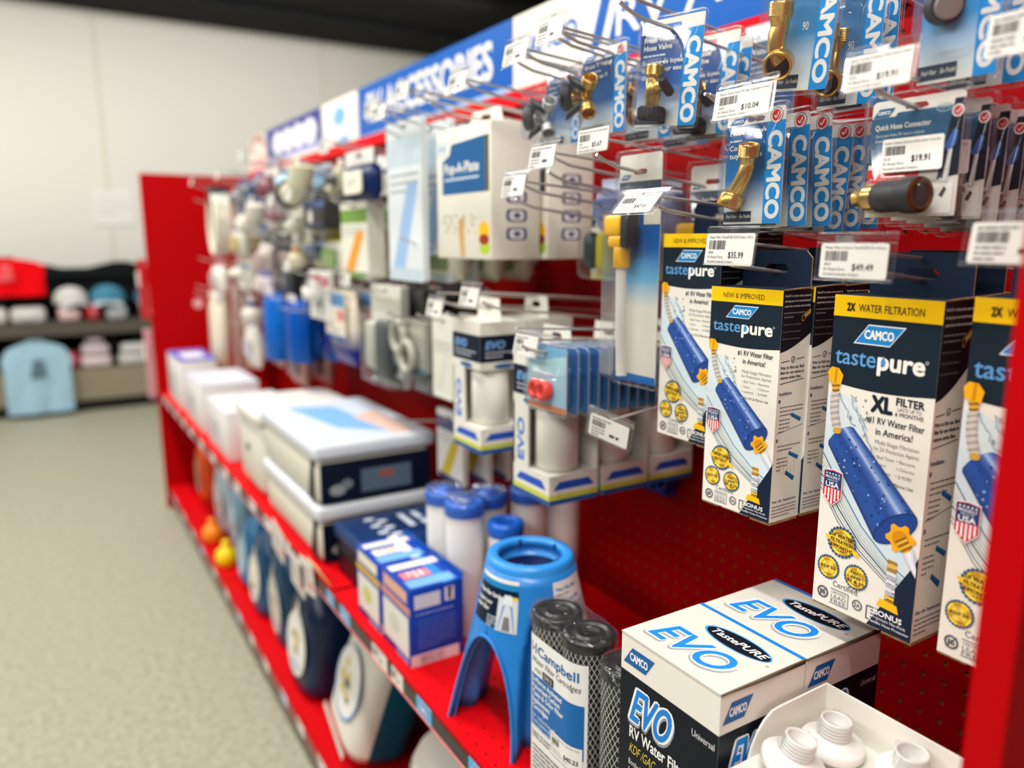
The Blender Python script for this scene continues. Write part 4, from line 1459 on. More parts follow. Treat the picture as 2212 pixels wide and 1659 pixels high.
def oval(m, F, cx, cy, rx, ry, l=4, rot=0.0):
    m.gell(F, cx, cy, rx * 1.06, ry * 1.12, (60, 150, 210), l, rot, 32)
    m.gell(F, cx + rx * .02, cy - ry * .02, rx, ry, (8, 16, 28), l + 1, rot, 32)
    m.text(F, 'TastePURE', cx - math.cos(rot) * 0 + math.sin(rot) * ry * .32, cy - math.cos(rot) * ry * .32, ry * .72, (240, 240, 240), l + 2, w=rx * 1.72, al='c', bold=.02, sh=.3, rot=rot)


def evo_face(m, F, w, h, full=True):
    """one printed side of the filter housing carton"""
    m.grect(F, 0, 0, w, h * .875, (12, 20, 32), 1, 'gloss')
    logo_par(m, F, w * .20, h * .935, w * .34, h * .062, 2, fill=(28, 96, 164), edge=None, key='gloss')
    evo_logo(m, F, w * .12, h * .72, h * .115, w * .40, 3)
    m.text(F, 'RV Water Filter', w * .12, h * .655, h * .040, (240, 240, 240), 3, w=w * .62, bold=.02)
    m.text(F, 'KDF /GAC', w * .12, h * .60, h * .034, (226, 200, 60), 3, w=w * .28, sh=.25)
    m.text(F, 'Universal', w * .76, h * .82, h * .022, (230, 230, 230), 3, w=w * .21)
    m.text(F, 'Bottled water taste', w * .12, h * .555, h * .020, (232, 232, 232), 3, w=w * .36)
    m.text(F, "from your RV's tap!", w * .12, h * .525, h * .020, (232, 232, 232), 3, w=w * .36)
    pts = [(0, h * .50)] + [(w * (.02 + .7 * i / 10), h * (.50 - .5 * (i / 10) ** 1.3)) for i in range(11)] + [(0, 0)]
    m.gpoly(F, pts, PAPER, 2, 'gloss')
    oval(m, F, w * .23, h * .40, w * .17, h * .055, 4, rot=-.12)
    for i in range(7):
        m.gpoly(F, [(w * (.03 + .022 * i), h * .24), (w * (.045 + .022 * i), h * .24), (w * (.045 + .022 * i), h * .33), (w * (.03 + .022 * i), h * .33)], (206, 170, 80) if i % 2 else (130, 96, 40), 4)
    m.gpoly(F, [(w * .18, h * .22), (w * .36, h * .2), (w * .38, h * .3), (w * .2, h * .31)], (60, 62, 66), 4)
    m.gstrips(F, [[(w * .1, h * .02), (w * .1, h * .2)], [(w * .2, h * .02), (w * .2, h * .2)], [(w * .34, h * .02), (w * .34, h * .2)]], [(200, 204, 208), (240, 240, 240), (190, 194, 200)], 4)


def evo_box(label, loc, w, d, h, rotz=WALLROT):
    t = thing('filter_kit_box', label, 'boxed filter', loc, rotz, 'white topped filter kit boxes')
    m = MB()
    m.box(-w / 2, 0, 0, w / 2, d, h, 'card', PAPER)
    evo_face(m, front(w), w, h)
    S = rightside(w / 2)
    evo_face(m, S, d, h)
    m.build('carton', t)
    # lid with a loose front flap
    m = MB()
    m.box(-w / 2, -.0006, h + .0003, w / 2, d, h + .0016, 'card', (206, 203, 194))
    F = topside(h + .0016, -w / 2, 0)
    U = Frame((-w / 2, 0, h + .0016), (1, 0, 0), (0, 1, 0))
    m.grect(U, 0, d * .955, w, d, (24, 120, 200), 1, 'gloss')
    evo_logo(m, U, w * .12, d * .18, d * .30, w * .66, 2)
    oval(m, U, w * .60, d * .70, w * .29, d * .115, 2, rot=.0)
    m.gring(U, w * .93, d * .62, w * .012, w * .004, (90, 92, 96), 2, n=10)
    m.build('lid', t)
    m = MB()
    m.tube([(w / 2 + .0004, 0, h), (w / 2 + .0022, d * .4, h + .001), (w / 2 + .0008, d, h + .0008)], .0008, 'board', (90, 80, 70), n=6)
    m.add([(w / 2, 0, h), (w / 2 + .0030, d * .45, h - .0005), (w / 2 + .001, d, h), (w / 2, d, h - .004), (w / 2, 0, h - .001)], [(0, 1, 2, 3, 4)], 'board', (70, 58, 46))
    m.build('flap_edge', t)
    return t


evo_box('nearest white topped filter kit box on the shelf edge', (-.431, .469, SHELF + TOL), .128, .108, .300)
evo_box('second white topped filter kit box, behind the nearest one', (-.321, .469, SHELF + TOL), .128, .112, .299)


# carbon cartridges
def cartridge(t, x, y, r, h, cap=True, name='cartridge'):
    m = MB()
    m.lathe([(r * .96, .012), (r, .016), (r, h - .014), (r * .96, h - .012)], 'net', (20, 20, 22), n=40)
    c = m.build(name, t, (x, y, 0))
    for z in (0, h - .013):
        m = MB()
        pr = [(r * .93, 0), (r * 1.02, .001), (r * 1.03, .003), (r * 1.03, .010), (r * 1.0, .013)]
        if z:
            pr += [(r * .80, .0135), (r * .76, .011), (r * .52, .0105), (r * .48, .0135), (r * .42, .0135), (r * .40, .004)]
        m.lathe(pr, 'plastic', (12, 12, 13), n=36)
        if z:
            m.lathe([(r * .40, .0038), (r * .39, .004)], 'rubber', (12, 12, 12), n=24)
        m.build('end_cap', c, (0, 0, z))
    return c


t = thing('cartridge_twin_pack', 'shrink wrapped twin pack of netted carbon cartridges with a blue and white label', 'water filter', (-.395, .663, SHELF + TOL), group=None)
r, h = .0292, .243
for sx in (-1, 1):
    cartridge(t, sx * .0305, 0, r, h)
m = MB()
lw, lh, z0 = .101, .205, .014


class Wrap:
    """label wrapped over the two cylinders: flat between them, curved at both ends"""
    def __call__(s, x, y, l=0):
        R_ = r + .0016 + l * EPS * 2
        u = x - lw / 2 + .0075
        f = .0305
        if abs(u) <= f:
            return Vector((u, -R_, y + z0))
        a = (abs(u) - f) / r
        sg = 1 if u > 0 else -1
        return Vector((sg * (f + R_ * math.sin(a)), -R_ * math.cos(a), y + z0))


F = Wrap()
m.grect(F, 0, 0, lw, lh, (236, 236, 232), 0, 'card', nx=80)
m.grect(F, .004, lh * .43, lw * .965, lh * .76, (24, 104, 176), 1, 'card', nx=80)
m.gpoly(F, [(.005, lh * .895), (.015, lh * .895), (.015, lh * .955), (.005, lh * .955)], (20, 24, 28), 1)
m.gell(F, .010, lh * .918, .0035, .005, (236, 236, 232), 2)
m.gell(F, .010, lh * .922, .0014, .002, (20, 24, 28), 3)
m.text(F, 'Campbell', .0175, lh * .895, .0112, (24, 100, 168), 2, w=lw * .73, bold=.02)
m.text(F, 'Water Filter Cartridges', .005, lh * .835, .0074, (60, 64, 70), 2, w=lw * .87, sh=.22)
m.text(F, 'MODEL', .012, lh * .782, .0045, (80, 82, 86), 2, w=.014)
m.gpoly(F, [(.028, lh * .765), (.050, lh * .765), (.050, lh * .815), (.028, lh * .815)], (22, 26, 30), 2)
m.text(F, 'DW-5', .031, lh * .775, .006, (230, 230, 230), 3, w=.016)
for i, s in enumerate(('5-Micron Activated', 'Pulverized Carbon', 'Taste & Odor Filter', 'Replacement', 'Cartridges')):
    m.text(F, s, .007, lh * (.715 - .043 * i), .0062, (236, 238, 240), 2, w=.0033 * len(s), bold=.03)
for i, s in enumerate(('for reduction of', 'foul tastes & odors in', 'potable, cold water')):
    m.text(F, s, .007, lh * (.51 - .034 * i) - .004, .0052, (226, 232, 240), 2, w=.0029 * len(s))
m.text(F, 'Designed to fit Campbell Under Sink Filter', .006, lh * .385, .0036, (60, 62, 66), 2, w=.068, bold=.01)
m.text(F, '(CUS-38), and Counter Top Filter (CCT-38)', .006, lh * .36, .0036, (60, 62, 66), 2, w=.068, bold=.01)
m.fine(F, .008, lh * .30, .075, 10, .0058, .003, (90, 92, 96), 2)
m.build('printed_label', t)
m = MB()
F2 = lambda x, y, l=0: F(x + .046, y + .075, l + 4)
m.grect(F2, 0, 0, .050, .0285, (240, 239, 234), 1, 'card', nx=40)
m.text(F2, 'Filter (Campbell water taste/odor 2-pk', .002, .0238, .0024, (80, 80, 82), 2, w=.045)
m.barcode(F2, .003, .0145, .0145, .0075, (60, 58, 56), 2, seed=14)
for i, s in enumerate(('DW5', 'R1-Retail Parts', 'Kroubetz Lakeside Campers')):
    m.text(F2, s, .002, .0108 - .0036 * i, .0022, (90, 90, 92), 2, w=.00125 * len(s))
m.text(F2, '$40.23', .0265, .0070, .0052, (30, 30, 34), 2, w=.0195, bold=.03)
m.build('price_sticker', t)
m = MB()
lp = []
rg = random.Random(3)
for z, k in ((.0, 1.0), (.06, 1.045), (.225, 1.04), (h - .004, 1.06), (h + .0022, 1.0), (h + .004, .8), (h + .0045, .45)):
    ring = []
    for i in range(48):
        a = 2 * PI * i / 48
        R_ = r * k + .0022 + rg.uniform(-.0004, .0006) * (2.2 if z > h - .01 else .5)
        cx = .0305 * max(-1, min(1, math.cos(a) * 2.2)) * (1 if k > .7 else .9)
        ring.append((cx + R_ * math.cos(a), R_ * math.sin(a), z + (rg.uniform(-.0008, .0015) if z > h - .01 else 0)))
    lp.append(ring)
m.loft(lp[2:], 'shrink', CLEAR, cap0=False, cap1=True)
m.build('shrink_wrap', t)

t = thing('carbon_cartridge', 'single wrapped netted carbon cartridge between the twin pack and the nearest kit box', 'water filter', (-.392, .5665, SHELF + TOL))
cartridge(t, 0, 0, .0285, .236)
m = MB()
F = Cyl(0, 0, .0305, a0=.55)
m.grect(F, -.018, .09, .012, .124, (238, 236, 230), 1, 'card', nx=8)
m.fine(F, -.016, .118, .024, 1, .004, .003, (90, 90, 92), 2)
m.fine(F, -.012, .098, .02, 1, 0, .004, (70, 70, 74), 2)
m.build('price_sticker', t)
m = MB()
rg = random.Random(8)
lp = []
for z, k in ((.0, 1.0), (.05, 1.06), (.205, 1.05), (.233, 1.06), (.2385, 1.0), (.2395, .7)):
    lp.append([((.0285 * k + .0012 + rg.uniform(-.0003, .0005)) * math.cos(2 * PI * i / 36), (.0285 * k + .0012 + rg.uniform(-.0003, .0005)) * math.sin(2 * PI * i / 36), z) for i in range(36)])
m.loft(lp[2:], 'shrink', CLEAR, cap0=False, cap1=True)
m.build('shrink_wrap', t)

# blue filter stand ------------------------------------------------------------------------------
SB = (34, 126, 206)
t = thing('filter_stand', 'bright blue arched plastic filter stand on the red shelf', 'stand', (-.332, .850, SHELF + TOL))
H_, rt_, rb_, zA, amax = .247, .060, .116, .148, .62
rad = lambda z: rt_ + (rb_ - rt_) * (1 - z / H_) ** 1.05


def half(z):
    return 0.0 if z >= zA else amax * (1 - (z / zA) ** 2.4) ** .5


zs = [0.0] + [zA * (1 - (1 - q) ** 2) for q in (i / 14 for i in range(1, 15))] + [zA + (H_ - .012 - zA) * i / 6 for i in range(1, 7)]
m = MB()
A0 = R(10)
N_ = 40
SEC = 2 * PI / 3


def scoop(th, z):
    """arched hollow pressed into the middle of each leg"""
    best = 0.0
    for k in range(3):
        d = (th - (A0 + SEC * (k + .46)) + PI) % (2 * PI) - PI
        zt = .185
        if z < zt:
            e = .30 * (1 - (z / zt) ** 3) ** .5 - abs(d)
            best = max(best, min(1.0, e / .07))
    return .034 * max(0.0, best)


for k in range(3):
    lp = []
    for z in zs:
        a = half(z)
        t0, t1 = A0 + SEC * k + a, A0 + SEC * (k + 1) - a
        row = []
        for j in range(N_ + 1):
            th = t0 + (t1 - t0) * j / N_
            q = rad(z) - scoop(th, z)
            row.append((q * math.sin(th), -q * math.cos(th), z))
        lp.append(row)
    m.loft(lp, 'plastic', SB, False, False, True, closed=False)
body = m.build('stand_body', t)
sm = body.modifiers.new('wall', 'SOLIDIFY')
sm.thickness = .0028
sm.offset = -1
m = MB()
for k in range(3):
    pts = []
    for sg in (-1, 1):
        seq = zs[:15] if sg < 0 else list(reversed(zs[:14]))
        for z in seq:
            th = A0 + SEC * k + sg * half(z)
            pts.append(((rad(z) + .0015) * math.sin(th), -(rad(z) + .0015) * math.cos(th), z))
    m.tube(pts, .0022, 'plastic', SB, n=8)
    # recessed inner rib following the arch
    pts = [(p[0] * .93, p[1] * .93, p[2] * .97) for p in pts]
    m.tube(pts, .0016, 'plastic', (26, 108, 184), n=6)
m.build('arch_rim', body)
m = MB()
prof = [(rad(H_ - .014), H_ - .014), (rt_ + .0012, H_ - .006), (rt_ - .001, H_ - .001), (rt_ - .004, H_), (rt_ - .011, H_), (rt_ - .014, H_ - .001), (rt_ - .0155, H_ - .004), (rt_ - .0155, H_ - .010), (rt_ - .0120, H_ - .011), (rt_ - .0115, H_ - .022), (rt_ - .0165, H_ - .0225), (rt_ - .0165, H_ - .026), (rt_ - .009, H_ - .027)]
m.lathe(prof, 'plastic', (44, 140, 220), n=48, cap0=False, cap1=False)
for k in range(5):
    a = 2 * PI * k / 5 + .4
    x, y = (rt_ - .0158) * math.cos(a), (rt_ - .0158) * math.sin(a)
    m.box(x - .002, y - .002, H_ - .010, x + .002, y + .002, H_ - .0005, 'plastic', (18, 70, 130))
m.build('top_ring', t)
slope = -(rb_ - rt_) / H_
m = MB()
F = Cyl(0, 0, rad(.19), R(13), slope, .19)
FL = lambda x, y, l=0, F=F: F(x * 1.15, y + .026, l)
m.grect(FL, -.034, .138, .034, .196, (12, 30, 52), 3, 'gloss', nx=14)
m.grect(FL, -.034, .190, .034, .198, (30, 130, 190), 4, 'gloss', nx=14)
m.grect(FL, -.034, .198, .034, .203, (228, 226, 220), 4, 'gloss', nx=14)
m.text(FL, 'Water Filter Stand', -.031, .177, .0052, (232, 232, 228), 5, w=.040, bold=.03)
m.text(FL, 'Support your', -.031, .166, .005, (232, 232, 228), 5, w=.030, bold=.03)
m.text(FL, 'water filter', -.031, .157, .005, (232, 232, 228), 5, w=.026, bold=.03)
m.fine(FL, -.006, .150, .016, 4, .004, .0024, (180, 186, 192), 5, 'gloss')
m.grect(FL, .008, .136, .034, .180, (206, 210, 214), 5, 'gloss', nx=6)
m.gpoly(FL, [(.011, .138), (.015, .170), (.027, .170), (.031, .138)], (50, 120, 196), 6, 'gloss')
m.gpoly(FL, [(.016, .138), (.018, .156), (.024, .156), (.026, .138)], (120, 116, 124), 7, 'gloss')
m.gpoly(FL, [(.015, .172), (.016, .184), (.026, .184), (.028, .172)], (216, 226, 232), 7, 'gloss')
m.gell(FL, .030, .181, .004, .002, (240, 200, 40), 8, key='gloss')
m.build('front_label', t)
m = MB()
F = Cyl(0, 0, rad(.19), R(112), slope, .19)
FL = lambda x, y, l=0, F=F: F(x * 1.15, y + .026, l)
m.grect(FL, -.030, .128, .030, .200, (232, 226, 222), 3, 'gloss', nx=14)
m.text(FL, 'Water Filter Stand', -.027, .188, .0045, (60, 130, 190), 5, w=.036, bold=.02)
m.fine(FL, -.027, .182, .03, 1, .004, .0024, (120, 120, 124), 5, 'gloss')
m.text(FL, 'Support your filter', -.027, .172, .0045, (60, 130, 190), 5, w=.040, bold=.02)
m.fine(FL, -.027, .164, .052, 8, .0045, .0024, (120, 120, 124), 5, 'gloss', seed=3)
m.build('rear_label', t)


# blue filter cartons
def blue_carton(label, loc, w, d, h, var=0):
    t = thing('filter_carton', label, 'boxed filter', loc, WALLROT, 'blue printed filter cartons')
    m = MB()
    m.rbox(-w / 2, 0, 0, w / 2, d, h, .002, 'gloss', (24, 66, 168), n=2)
    F, S = front(w, y=-.0001), rightside(w / 2 + .0001)
    U = Frame((-w / 2, 0, h + .0001), (1, 0, 0), (0, 1, 0))
    m.grect(F, w * .06, h * .10, w * .94, h * .62, (222, 222, 214), 1, 'gloss')
    m.grect(F, 0, h * .66, w, h * .76, (210, 168, 60) if var else (204, 140, 128), 1, 'gloss')
    m.grect(F, w * .1, h * .80, w * .9, h * .95, (224, 170, 150) if not var else (232, 226, 200), 1, 'gloss')
    m.gell(F, w * .45, h * .38, w * .2, h * .12, (206, 200, 120) if var else (204, 206, 190), 2, key='gloss')
    m.grect(F, w * .5, 0, w * .94, h * .10, (110, 140, 196), 1, 'gloss')
    m.grect(S, d * .08, h * .74, d * .56, h * .92, (226, 226, 230), 1, 'gloss')
    m.grect(S, d * .64, h * .76, d * .82, h * .94, (232, 232, 234), 1, 'gloss')
    m.gpoly(S, [(d * .70, h * .78), (d * .76, h * .78), (d * .76, h * .90), (d * .79, h * .90), (d * .79, h * .93), (d * .68, h * .93), (d * .70, h * .9)], (20, 30, 60), 2, 'gloss')
    m.fine(S, d * .1, h * .66, d * .78, 1, 0, h * .02, (170, 186, 226), 1, 'gloss')
    m.fine(S, d * .14, h * .58, d * .7, 9, h * .045, h * .02, (96, 120, 190), 1, 'gloss')
    m.grect(S, 0, 0, d * .9, h * .15, (236, 206, 204), 1, 'gloss')
    m.barcode(S, d * .16, h * .01, d * .45, h * .12, (150, 120, 124), 2)
    m.grect(U, 0, d * .62, w, d * .80, (240, 238, 230) if var else (40, 130, 210), 1, 'gloss')
    m.grect(U, w * .12, d * .05, w * .30, d * .95, (236, 234, 222), 1, 'gloss')
    m.grect(U, w * .42, d * .10, w * .66, d * .62, (240, 234, 220) if var else (226, 130, 140), 2, 'gloss')
    m.grect(U, w * .70, d * .06, w * .94, d * .9, (120, 176, 232), 2, 'gloss')
    m.fine(U, w * .44, d * .45, w * .2, 3, d * .11, d * .06, (240, 240, 240) if not var else (206, 150, 120), 3, 'gloss')
    m.build('carton', t)
    m = MB()
    m.box(-w / 2 + .002, d * .98, h, w / 2 - .002, d, h + .010, 'gloss', (20, 80, 170))
    m.build('top_flap', t)


blue_carton('blue printed filter carton beside the blue stand', (-.432, 1.103, SHELF + TOL), .118, .096, .132)
blue_carton('yellow striped blue filter carton on the far side of its twin', (-.432, 1.226, SHELF + TOL), .112, .098, .128, var=1)


# white canisters with blue caps
def canister(label, loc, r, h, ringed=False):
    t = thing('filter_canister', label, 'water filter', loc, WALLROT - R(50), 'white filter canisters with blue caps')
    m = MB()
    m.lathe([(r * .9, 0), (r * .96, .003), (r * .96, h - .02), (r * .94, h - .018)], 'plastic', (228, 226, 220), n=28)
    F = Cyl(0, 0, r * .96)
    m.grect(F, -r * 1.1, h * .42, r * 1.1, h * .50, (60, 70, 150), 2, 'gloss', nx=12)
    m.grect(F, -r * .9, h * .12, r * .9, h * .36, (220, 200, 202), 2, 'gloss', nx=12)
    m.fine(F, -r * .8, h * .33, r * 1.5, 6, h * .03, h * .014, (180, 150, 156), 3, 'gloss')
    m.fine(F, -r * .8, h * .45, r * 1.5, 1, 0, h * .03, (226, 226, 230), 3, 'gloss')
    m.build('canister_body', t)
    m = MB()
    pr = [(r * .98, h - .024), (r * 1.03, h - .020), (r * 1.03, h - .006), (r * .97, h - .001), (r * .86, h)]
    pr += [(r * .62, h), (r * .56, h - .003), (r * .52, h - .02)] if ringed else [(r * .8, h - .002), (r * .45, h - .002), (r * .42, h + .004), (r * .25, h + .005)]
    m.lathe(pr, 'plastic', (22, 100, 206), n=32)
    if ringed:
        m.lathe([(r * .53, h - .018), (r * .3, h - .0178)], 'rubber', (16, 20, 30), n=20)
    m.build('blue_cap', t)
    if not ringed:
        m = MB()
        rg = random.Random(int(r * 1e5) + int(loc[1] * 1e3))
        for i in range(3):
            pts = [(r * .9 * math.cos(a), r * .9 * math.sin(a), h + .003 + rg.uniform(0, .006)) for a in (rg.uniform(0, 6) + q * .5 for q in range(5))]
            m.tube(pts, .0035, 'shrink', CLEAR, n=6)
        m.lathe([(r * 1.05, h - .03), (r * 1.07, h - .01), (r * 1.0, h + .004), (r * .7, h + .008), (r * .3, h + .010)], 'shrink', CLEAR, n=20, cap0=False)
        m.build('film_wrap', t)


canister('blue capped canister leftmost of the white canisters', (-.297, 1.189, SHELF + TOL), .033, .236)
canister('blue capped canister in front of the leftmost one', (-.2965, 1.112, SHELF + TOL), .034, .238)
canister('blue capped canister between the leftmost and the dark ones', (-.230, 1.145, SHELF + TOL), .033, .232)
canister('open ringed canister directly behind the blue stand', (-.243, 1.064, SHELF + TOL), .031, .206, ringed=True)
canister('blue capped canister in the back row near the pegboard', (-.156, 1.128, SHELF + TOL), .033, .232)
canister('blue capped canister deepest in the shade by the pegboard', (-.082, 1.122, SHELF + TOL), .032, .236)

# white tray of plastic fittings in the near corner ------------------------------------------------
t = thing('display_tray', 'white cut away cardboard tray at the near end of the shelf', 'tray', (-.432, .302, SHELF + TOL))
TW, TD, TH = .196, .135, .272
m = MB()
k = .0022
m.box(-TW / 2, 0, 0, TW / 2, TD, k, 'carton', (232, 229, 220))
m.box(-TW / 2, TD - k, k, TW / 2, TD, TH, 'carton', (232, 229, 220))
m.box(-TW / 2, 0, k, TW / 2, k, TH * .62, 'carton', (232, 229, 220))
for x in (-TW / 2, TW / 2 - k):
    lp = [(0, k), (TD - k, k), (TD - k, TH), (TD * .52, TH - .001)] + [(TD * (.52 - .30 * math.sin(a)), TH - TD * .42 * (1 - math.cos(a))) for a in (PI / 12 * i for i in range(1, 7))] + [(TD * .06, TH * .66), (0, TH * .62)]
    F = Frame((x, 0, 0), (0, 1, 0), (0, 0, 1))
    m.plate(Frame((x + k, 0, 0), (0, 1, 0), (0, 0, 1)), lp, [], k, 'carton', (232, 229, 220))
m.build('tray_walls', t)
m = MB()
m.box(-TW / 2 + k, k, k, TW / 2 - k, TD - k, TH * .862, 'carton', (226, 223, 214))
m.build('tray_insert', t)


def funnel(label, loc, rot):
    t = bpy.data.objects.new('hose_fitting', None)
    COL.objects.link(t)
    t.location, t.rotation_euler = loc, rot
    tag(t, label, 'plastic fitting', 'white plastic fittings in the tray')
    m = MB()
    m.lathe([(.014, 0), (.0255, .0005), (.0265, .002), (.0265, .008), (.0255, .0095), (.0150, .011), (.0130, .014)], 'plastic', (238, 238, 234), n=36)
    m.build('flange', t)
    m = MB()
    m.lathe([(.0125, .010)] + threads(.012, .026, .0135, .003, .0009) + [(.0132, .028), (.0128, .0295), (.0112, .0295), (.0106, .028), (.0104, .016), (.008, .0155)], 'milky', (228, 228, 224), n=32)
    m.build('threaded_neck', t)
    m = MB()
    rg = random.Random(int(loc[0] * 1e4))
    for i in range(5):
        a = rg.uniform(0, 6.28)
        m.tube([(.0135 * math.cos(a), .0135 * math.sin(a), .012), (.016 * math.cos(a + .3), .016 * math.sin(a + .3), .020), (.014 * math.cos(a + .5), .014 * math.sin(a + .5), .03)], .0012, 'shrink', CLEAR, n=5)
    m.build('film_scrap', t)
    return t


TZ = SHELF + TOL + TH * .862
funnel('upright white fitting farthest back in the tray', (-.333, .3655, TZ + .0035), (.05, .06, 0))
funnel('white fitting at the tray front under the cut away wall', (-.386, .366, TZ + .0065), (.16, .16, 0))
funnel('white fitting nearest the red end panel in the tray', (-.315, .306, TZ + .003), (-.05, .05, 3.0))

# hanging white filter packs and the blue clamshells ----------------------------------------------


def window_pack(label, loc, w, d, h):
    t = thing('filter_window_pack', label, 'boxed filter', loc, WALLROT, 'white window filter packs')
    m = MB()
    wh = (226, 224, 214)
    m.box(-w / 2, 0, -h * .36, w / 2, d, 0, 'card', wh)
    m.box(-w / 2, 0, -h, w / 2, d, -h * .80, 'card', wh)
    m.box(-w / 2, 0, -h * .80, -w * .08, .003, -h * .36, 'card', wh)
    m.box(-w / 2, 0, -h * .80, -w / 2 + .003, d, -h * .36, 'card', wh)
    m.box(-w / 2, d - .003, -h * .80, w / 2, d, -h * .36, 'card', wh)
    for F, ww in ((Frame((-w / 2, -.0001, -h), (1, 0, 0), (0, 0, 1)), w), (Frame((w / 2 + .0001, 0, -h), (0, 1, 0), (0, 0, 1)), d)):
        m.grect(F, 0, h * .70, ww, h * .90, (14, 24, 48), 1, 'gloss')
        m.text(F, 'EVO', ww * .1, h * .80, h * .055, (120, 170, 226), 2, w=ww * .42, bold=.04, sh=.2)
        m.fine(F, ww * .1, h * .765, ww * .75, 2, h * .03, h * .014, (190, 196, 206), 2, 'gloss')
        m.gell(F, ww * .5, h * .665, ww * .22, h * .02, (50, 90, 150), 1, key='gloss')
        m.gpoly(F, [(ww * .08, h * .10), (ww * .92, h * .10), (ww * .8, h * .155), (ww * .2, h * .155)], (40, 84, 190), 1, 'gloss')
        m.grect(F, 0, h * .035, ww, h * .07, (200, 206, 70), 1, 'gloss')
        m.grect(F, 0, 0, ww, h * .035, (40, 84, 150), 1, 'gloss')
    F = Frame((-w / 2, -.0001, -h), (1, 0, 0), (0, 0, 1))
    m.text(F, 'EVO', w * .30, h * .24, w * .18, (70, 120, 206), 2, w=h * .30, bold=.04, rot=PI / 2)
    m.build('window_carton', t)
    m = MB()
    r = min(w, d) * .36
    m.lathe([(r * .8, -h * .80), (r, -h * .78), (r, -h * .40), (r * .8, -h * .37)], 'plastic', (236, 233, 224), n=28, c=(w * .12, d * .44))
    m.build('white_cartridge', t)
    m = MB()
    T = Frame((-w / 2, d * .5, 0), (1, 0, 0), (0, 0, 1))
    m.plate(T, [(w * .1, 0), (w * .9, 0), (w * .85, .035), (w * .15, .035)], [euro(w * .5, .02, w * .3, .01)], .001, 'card', wh)
    m.build('hang_tab', t)
    return t


p0 = window_pack('front white window filter pack with a navy band, hanging over the canisters', (-.300, 1.093, 1.098), .094, .086, .214)
dup(p0, (-.205, 1.097, 1.098), 'second white window filter pack, behind the front one', WALLROT, 'white window filter packs')
p1 = dup(p0, (-.300, .899, 1.070), 'white window filter pack right of the front one, partly behind a pale blue card', WALLROT, 'white window filter packs')
dup(p0, (-.205, .899, 1.070), 'white window filter pack in shade behind the blue clamshells', WALLROT, 'white window filter packs')
dup(p0, (-.112, .899, 1.070), 'white window filter pack deepest in the shade behind the blue clamshells', WALLROT, 'white window filter packs')
hook('steel hook carrying the front white window packs', 1.093, 1.118, -.345, 1.140)
hook('steel hook carrying the shaded white window packs', .899, 1.090, -.325)


def art_drain(m, F, w, h):
    m.gstrips(F, [[(0, 0), (w, 0)], [(0, h * .5), (w, h * .5)], [(0, h), (w, h)]], [(150, 196, 226), (160, 204, 220), (110, 176, 216)], 1, 'gloss')
    m.gpoly(F, [(0, h * .45), (w, h * .62), (w, h * .9), (w * .5, h * .8), (0, h * .7)], (176, 214, 222), 2, 'gloss')
    m.grect(F, 0, 0, w, h * .1, (206, 130, 96), 2, 'gloss')
    m.fine(F, w * .08, h * .82, w * .6, 1, 0, h * .06, (226, 236, 240), 3, 'gloss')
    m.fine(F, w * .1, h * .56, w * .5, 1, 0, h * .04, (236, 240, 240), 3, 'gloss')


def item_drain(t, w, h):
    m = MB()
    for x in (-.012, .006):
        along(m, (x, -.003, -h * .68), (0, -1, .1), lambda q: q.lathe([(.0125, 0), (.0135, .003), (.0135, .010), (.011, .012), (.007, .012), (.0065, .006)], 'plastic', (226, 50, 36), n=24))
    m.build('red_washers', t)


d0 = blister('washer_pack', 'pale blue card with red washers in front of the blue clamshell row', 'packaged fitting', (-.330, .816, 1.090), .088, .084, art_drain, item_drain, rim=.003, dome=(-.036, -.076, .034, -.034), depth=.018, hole=(.3, .06))


def tray_pack(label, loc, src=None):
    if src:
        return dup(src, loc, label, WALLROT, 'blue clamshell packs')
    t = thing('clamshell_pack', label, 'packaged fitting', loc, WALLROT, 'blue clamshell packs')
    w, h = .088, .084
    m = MB()
    F = Frame((-w / 2, 0, -h), (1, 0, 0), (0, 0, 1))
    m.plate(F, rrect(0, 0, w, h, .006, 3), [euro(w * .5, h * .92, w * .3, h * .06)], .0012, 'gloss', (24, 92, 156), edge=(150, 180, 206))
    m.gpoly(F, [(w * .06, h * .06), (w * .94, h * .06), (w * .94, h * .5), (w * .06, h * .78)], (40, 120, 180), 1, 'gloss')
    m.gell(F, w * .5, h * .34, w * .16, w * .16, (200, 60, 50), 2, key='gloss')
    m.build('blue_card', t)
    m = MB()
    m.rbox(-w * .40, -.012, -h * .92, w * .40, -.0002, -h * .30, .006, 'gloss', (20, 84, 150))
    m.build('blue_bubble', t)
    m = MB()
    clam_shell(m, w, h, .002, (-w * .42, -h * .94, w * .42, -h * .28), .0145)
    m.build('clear_shell', t)
    return t


k0 = tray_pack('first blue clamshell behind the pale blue washer card', (-.312, .816, 1.089))
for i in range(1, 9):
    tray_pack(ORD[i - 1] + ' blue clamshell in the row, counted from the washer card', (-.312 + .0165 * i, .816, 1.089 - .0005 * i), k0)
hook('steel hook carrying the blue clamshell row', .816, 1.0825, -.37, 1.112, tilt=.06)
t = price_tag('angled price tag hanging below the blue clamshell row', (-.318, .700, 1.004), '', [], fine=True, tilt=.05, rotz=WALLROT + .25, seed=21, roll=.18)
m = MB()
m.tube([(0, 0, .010), (.02, .12, .018), (.05, .28, .02), (.055, .30, .02)], .0018, 'metal', STEEL, n=6)
m.build('tag_wire', t)

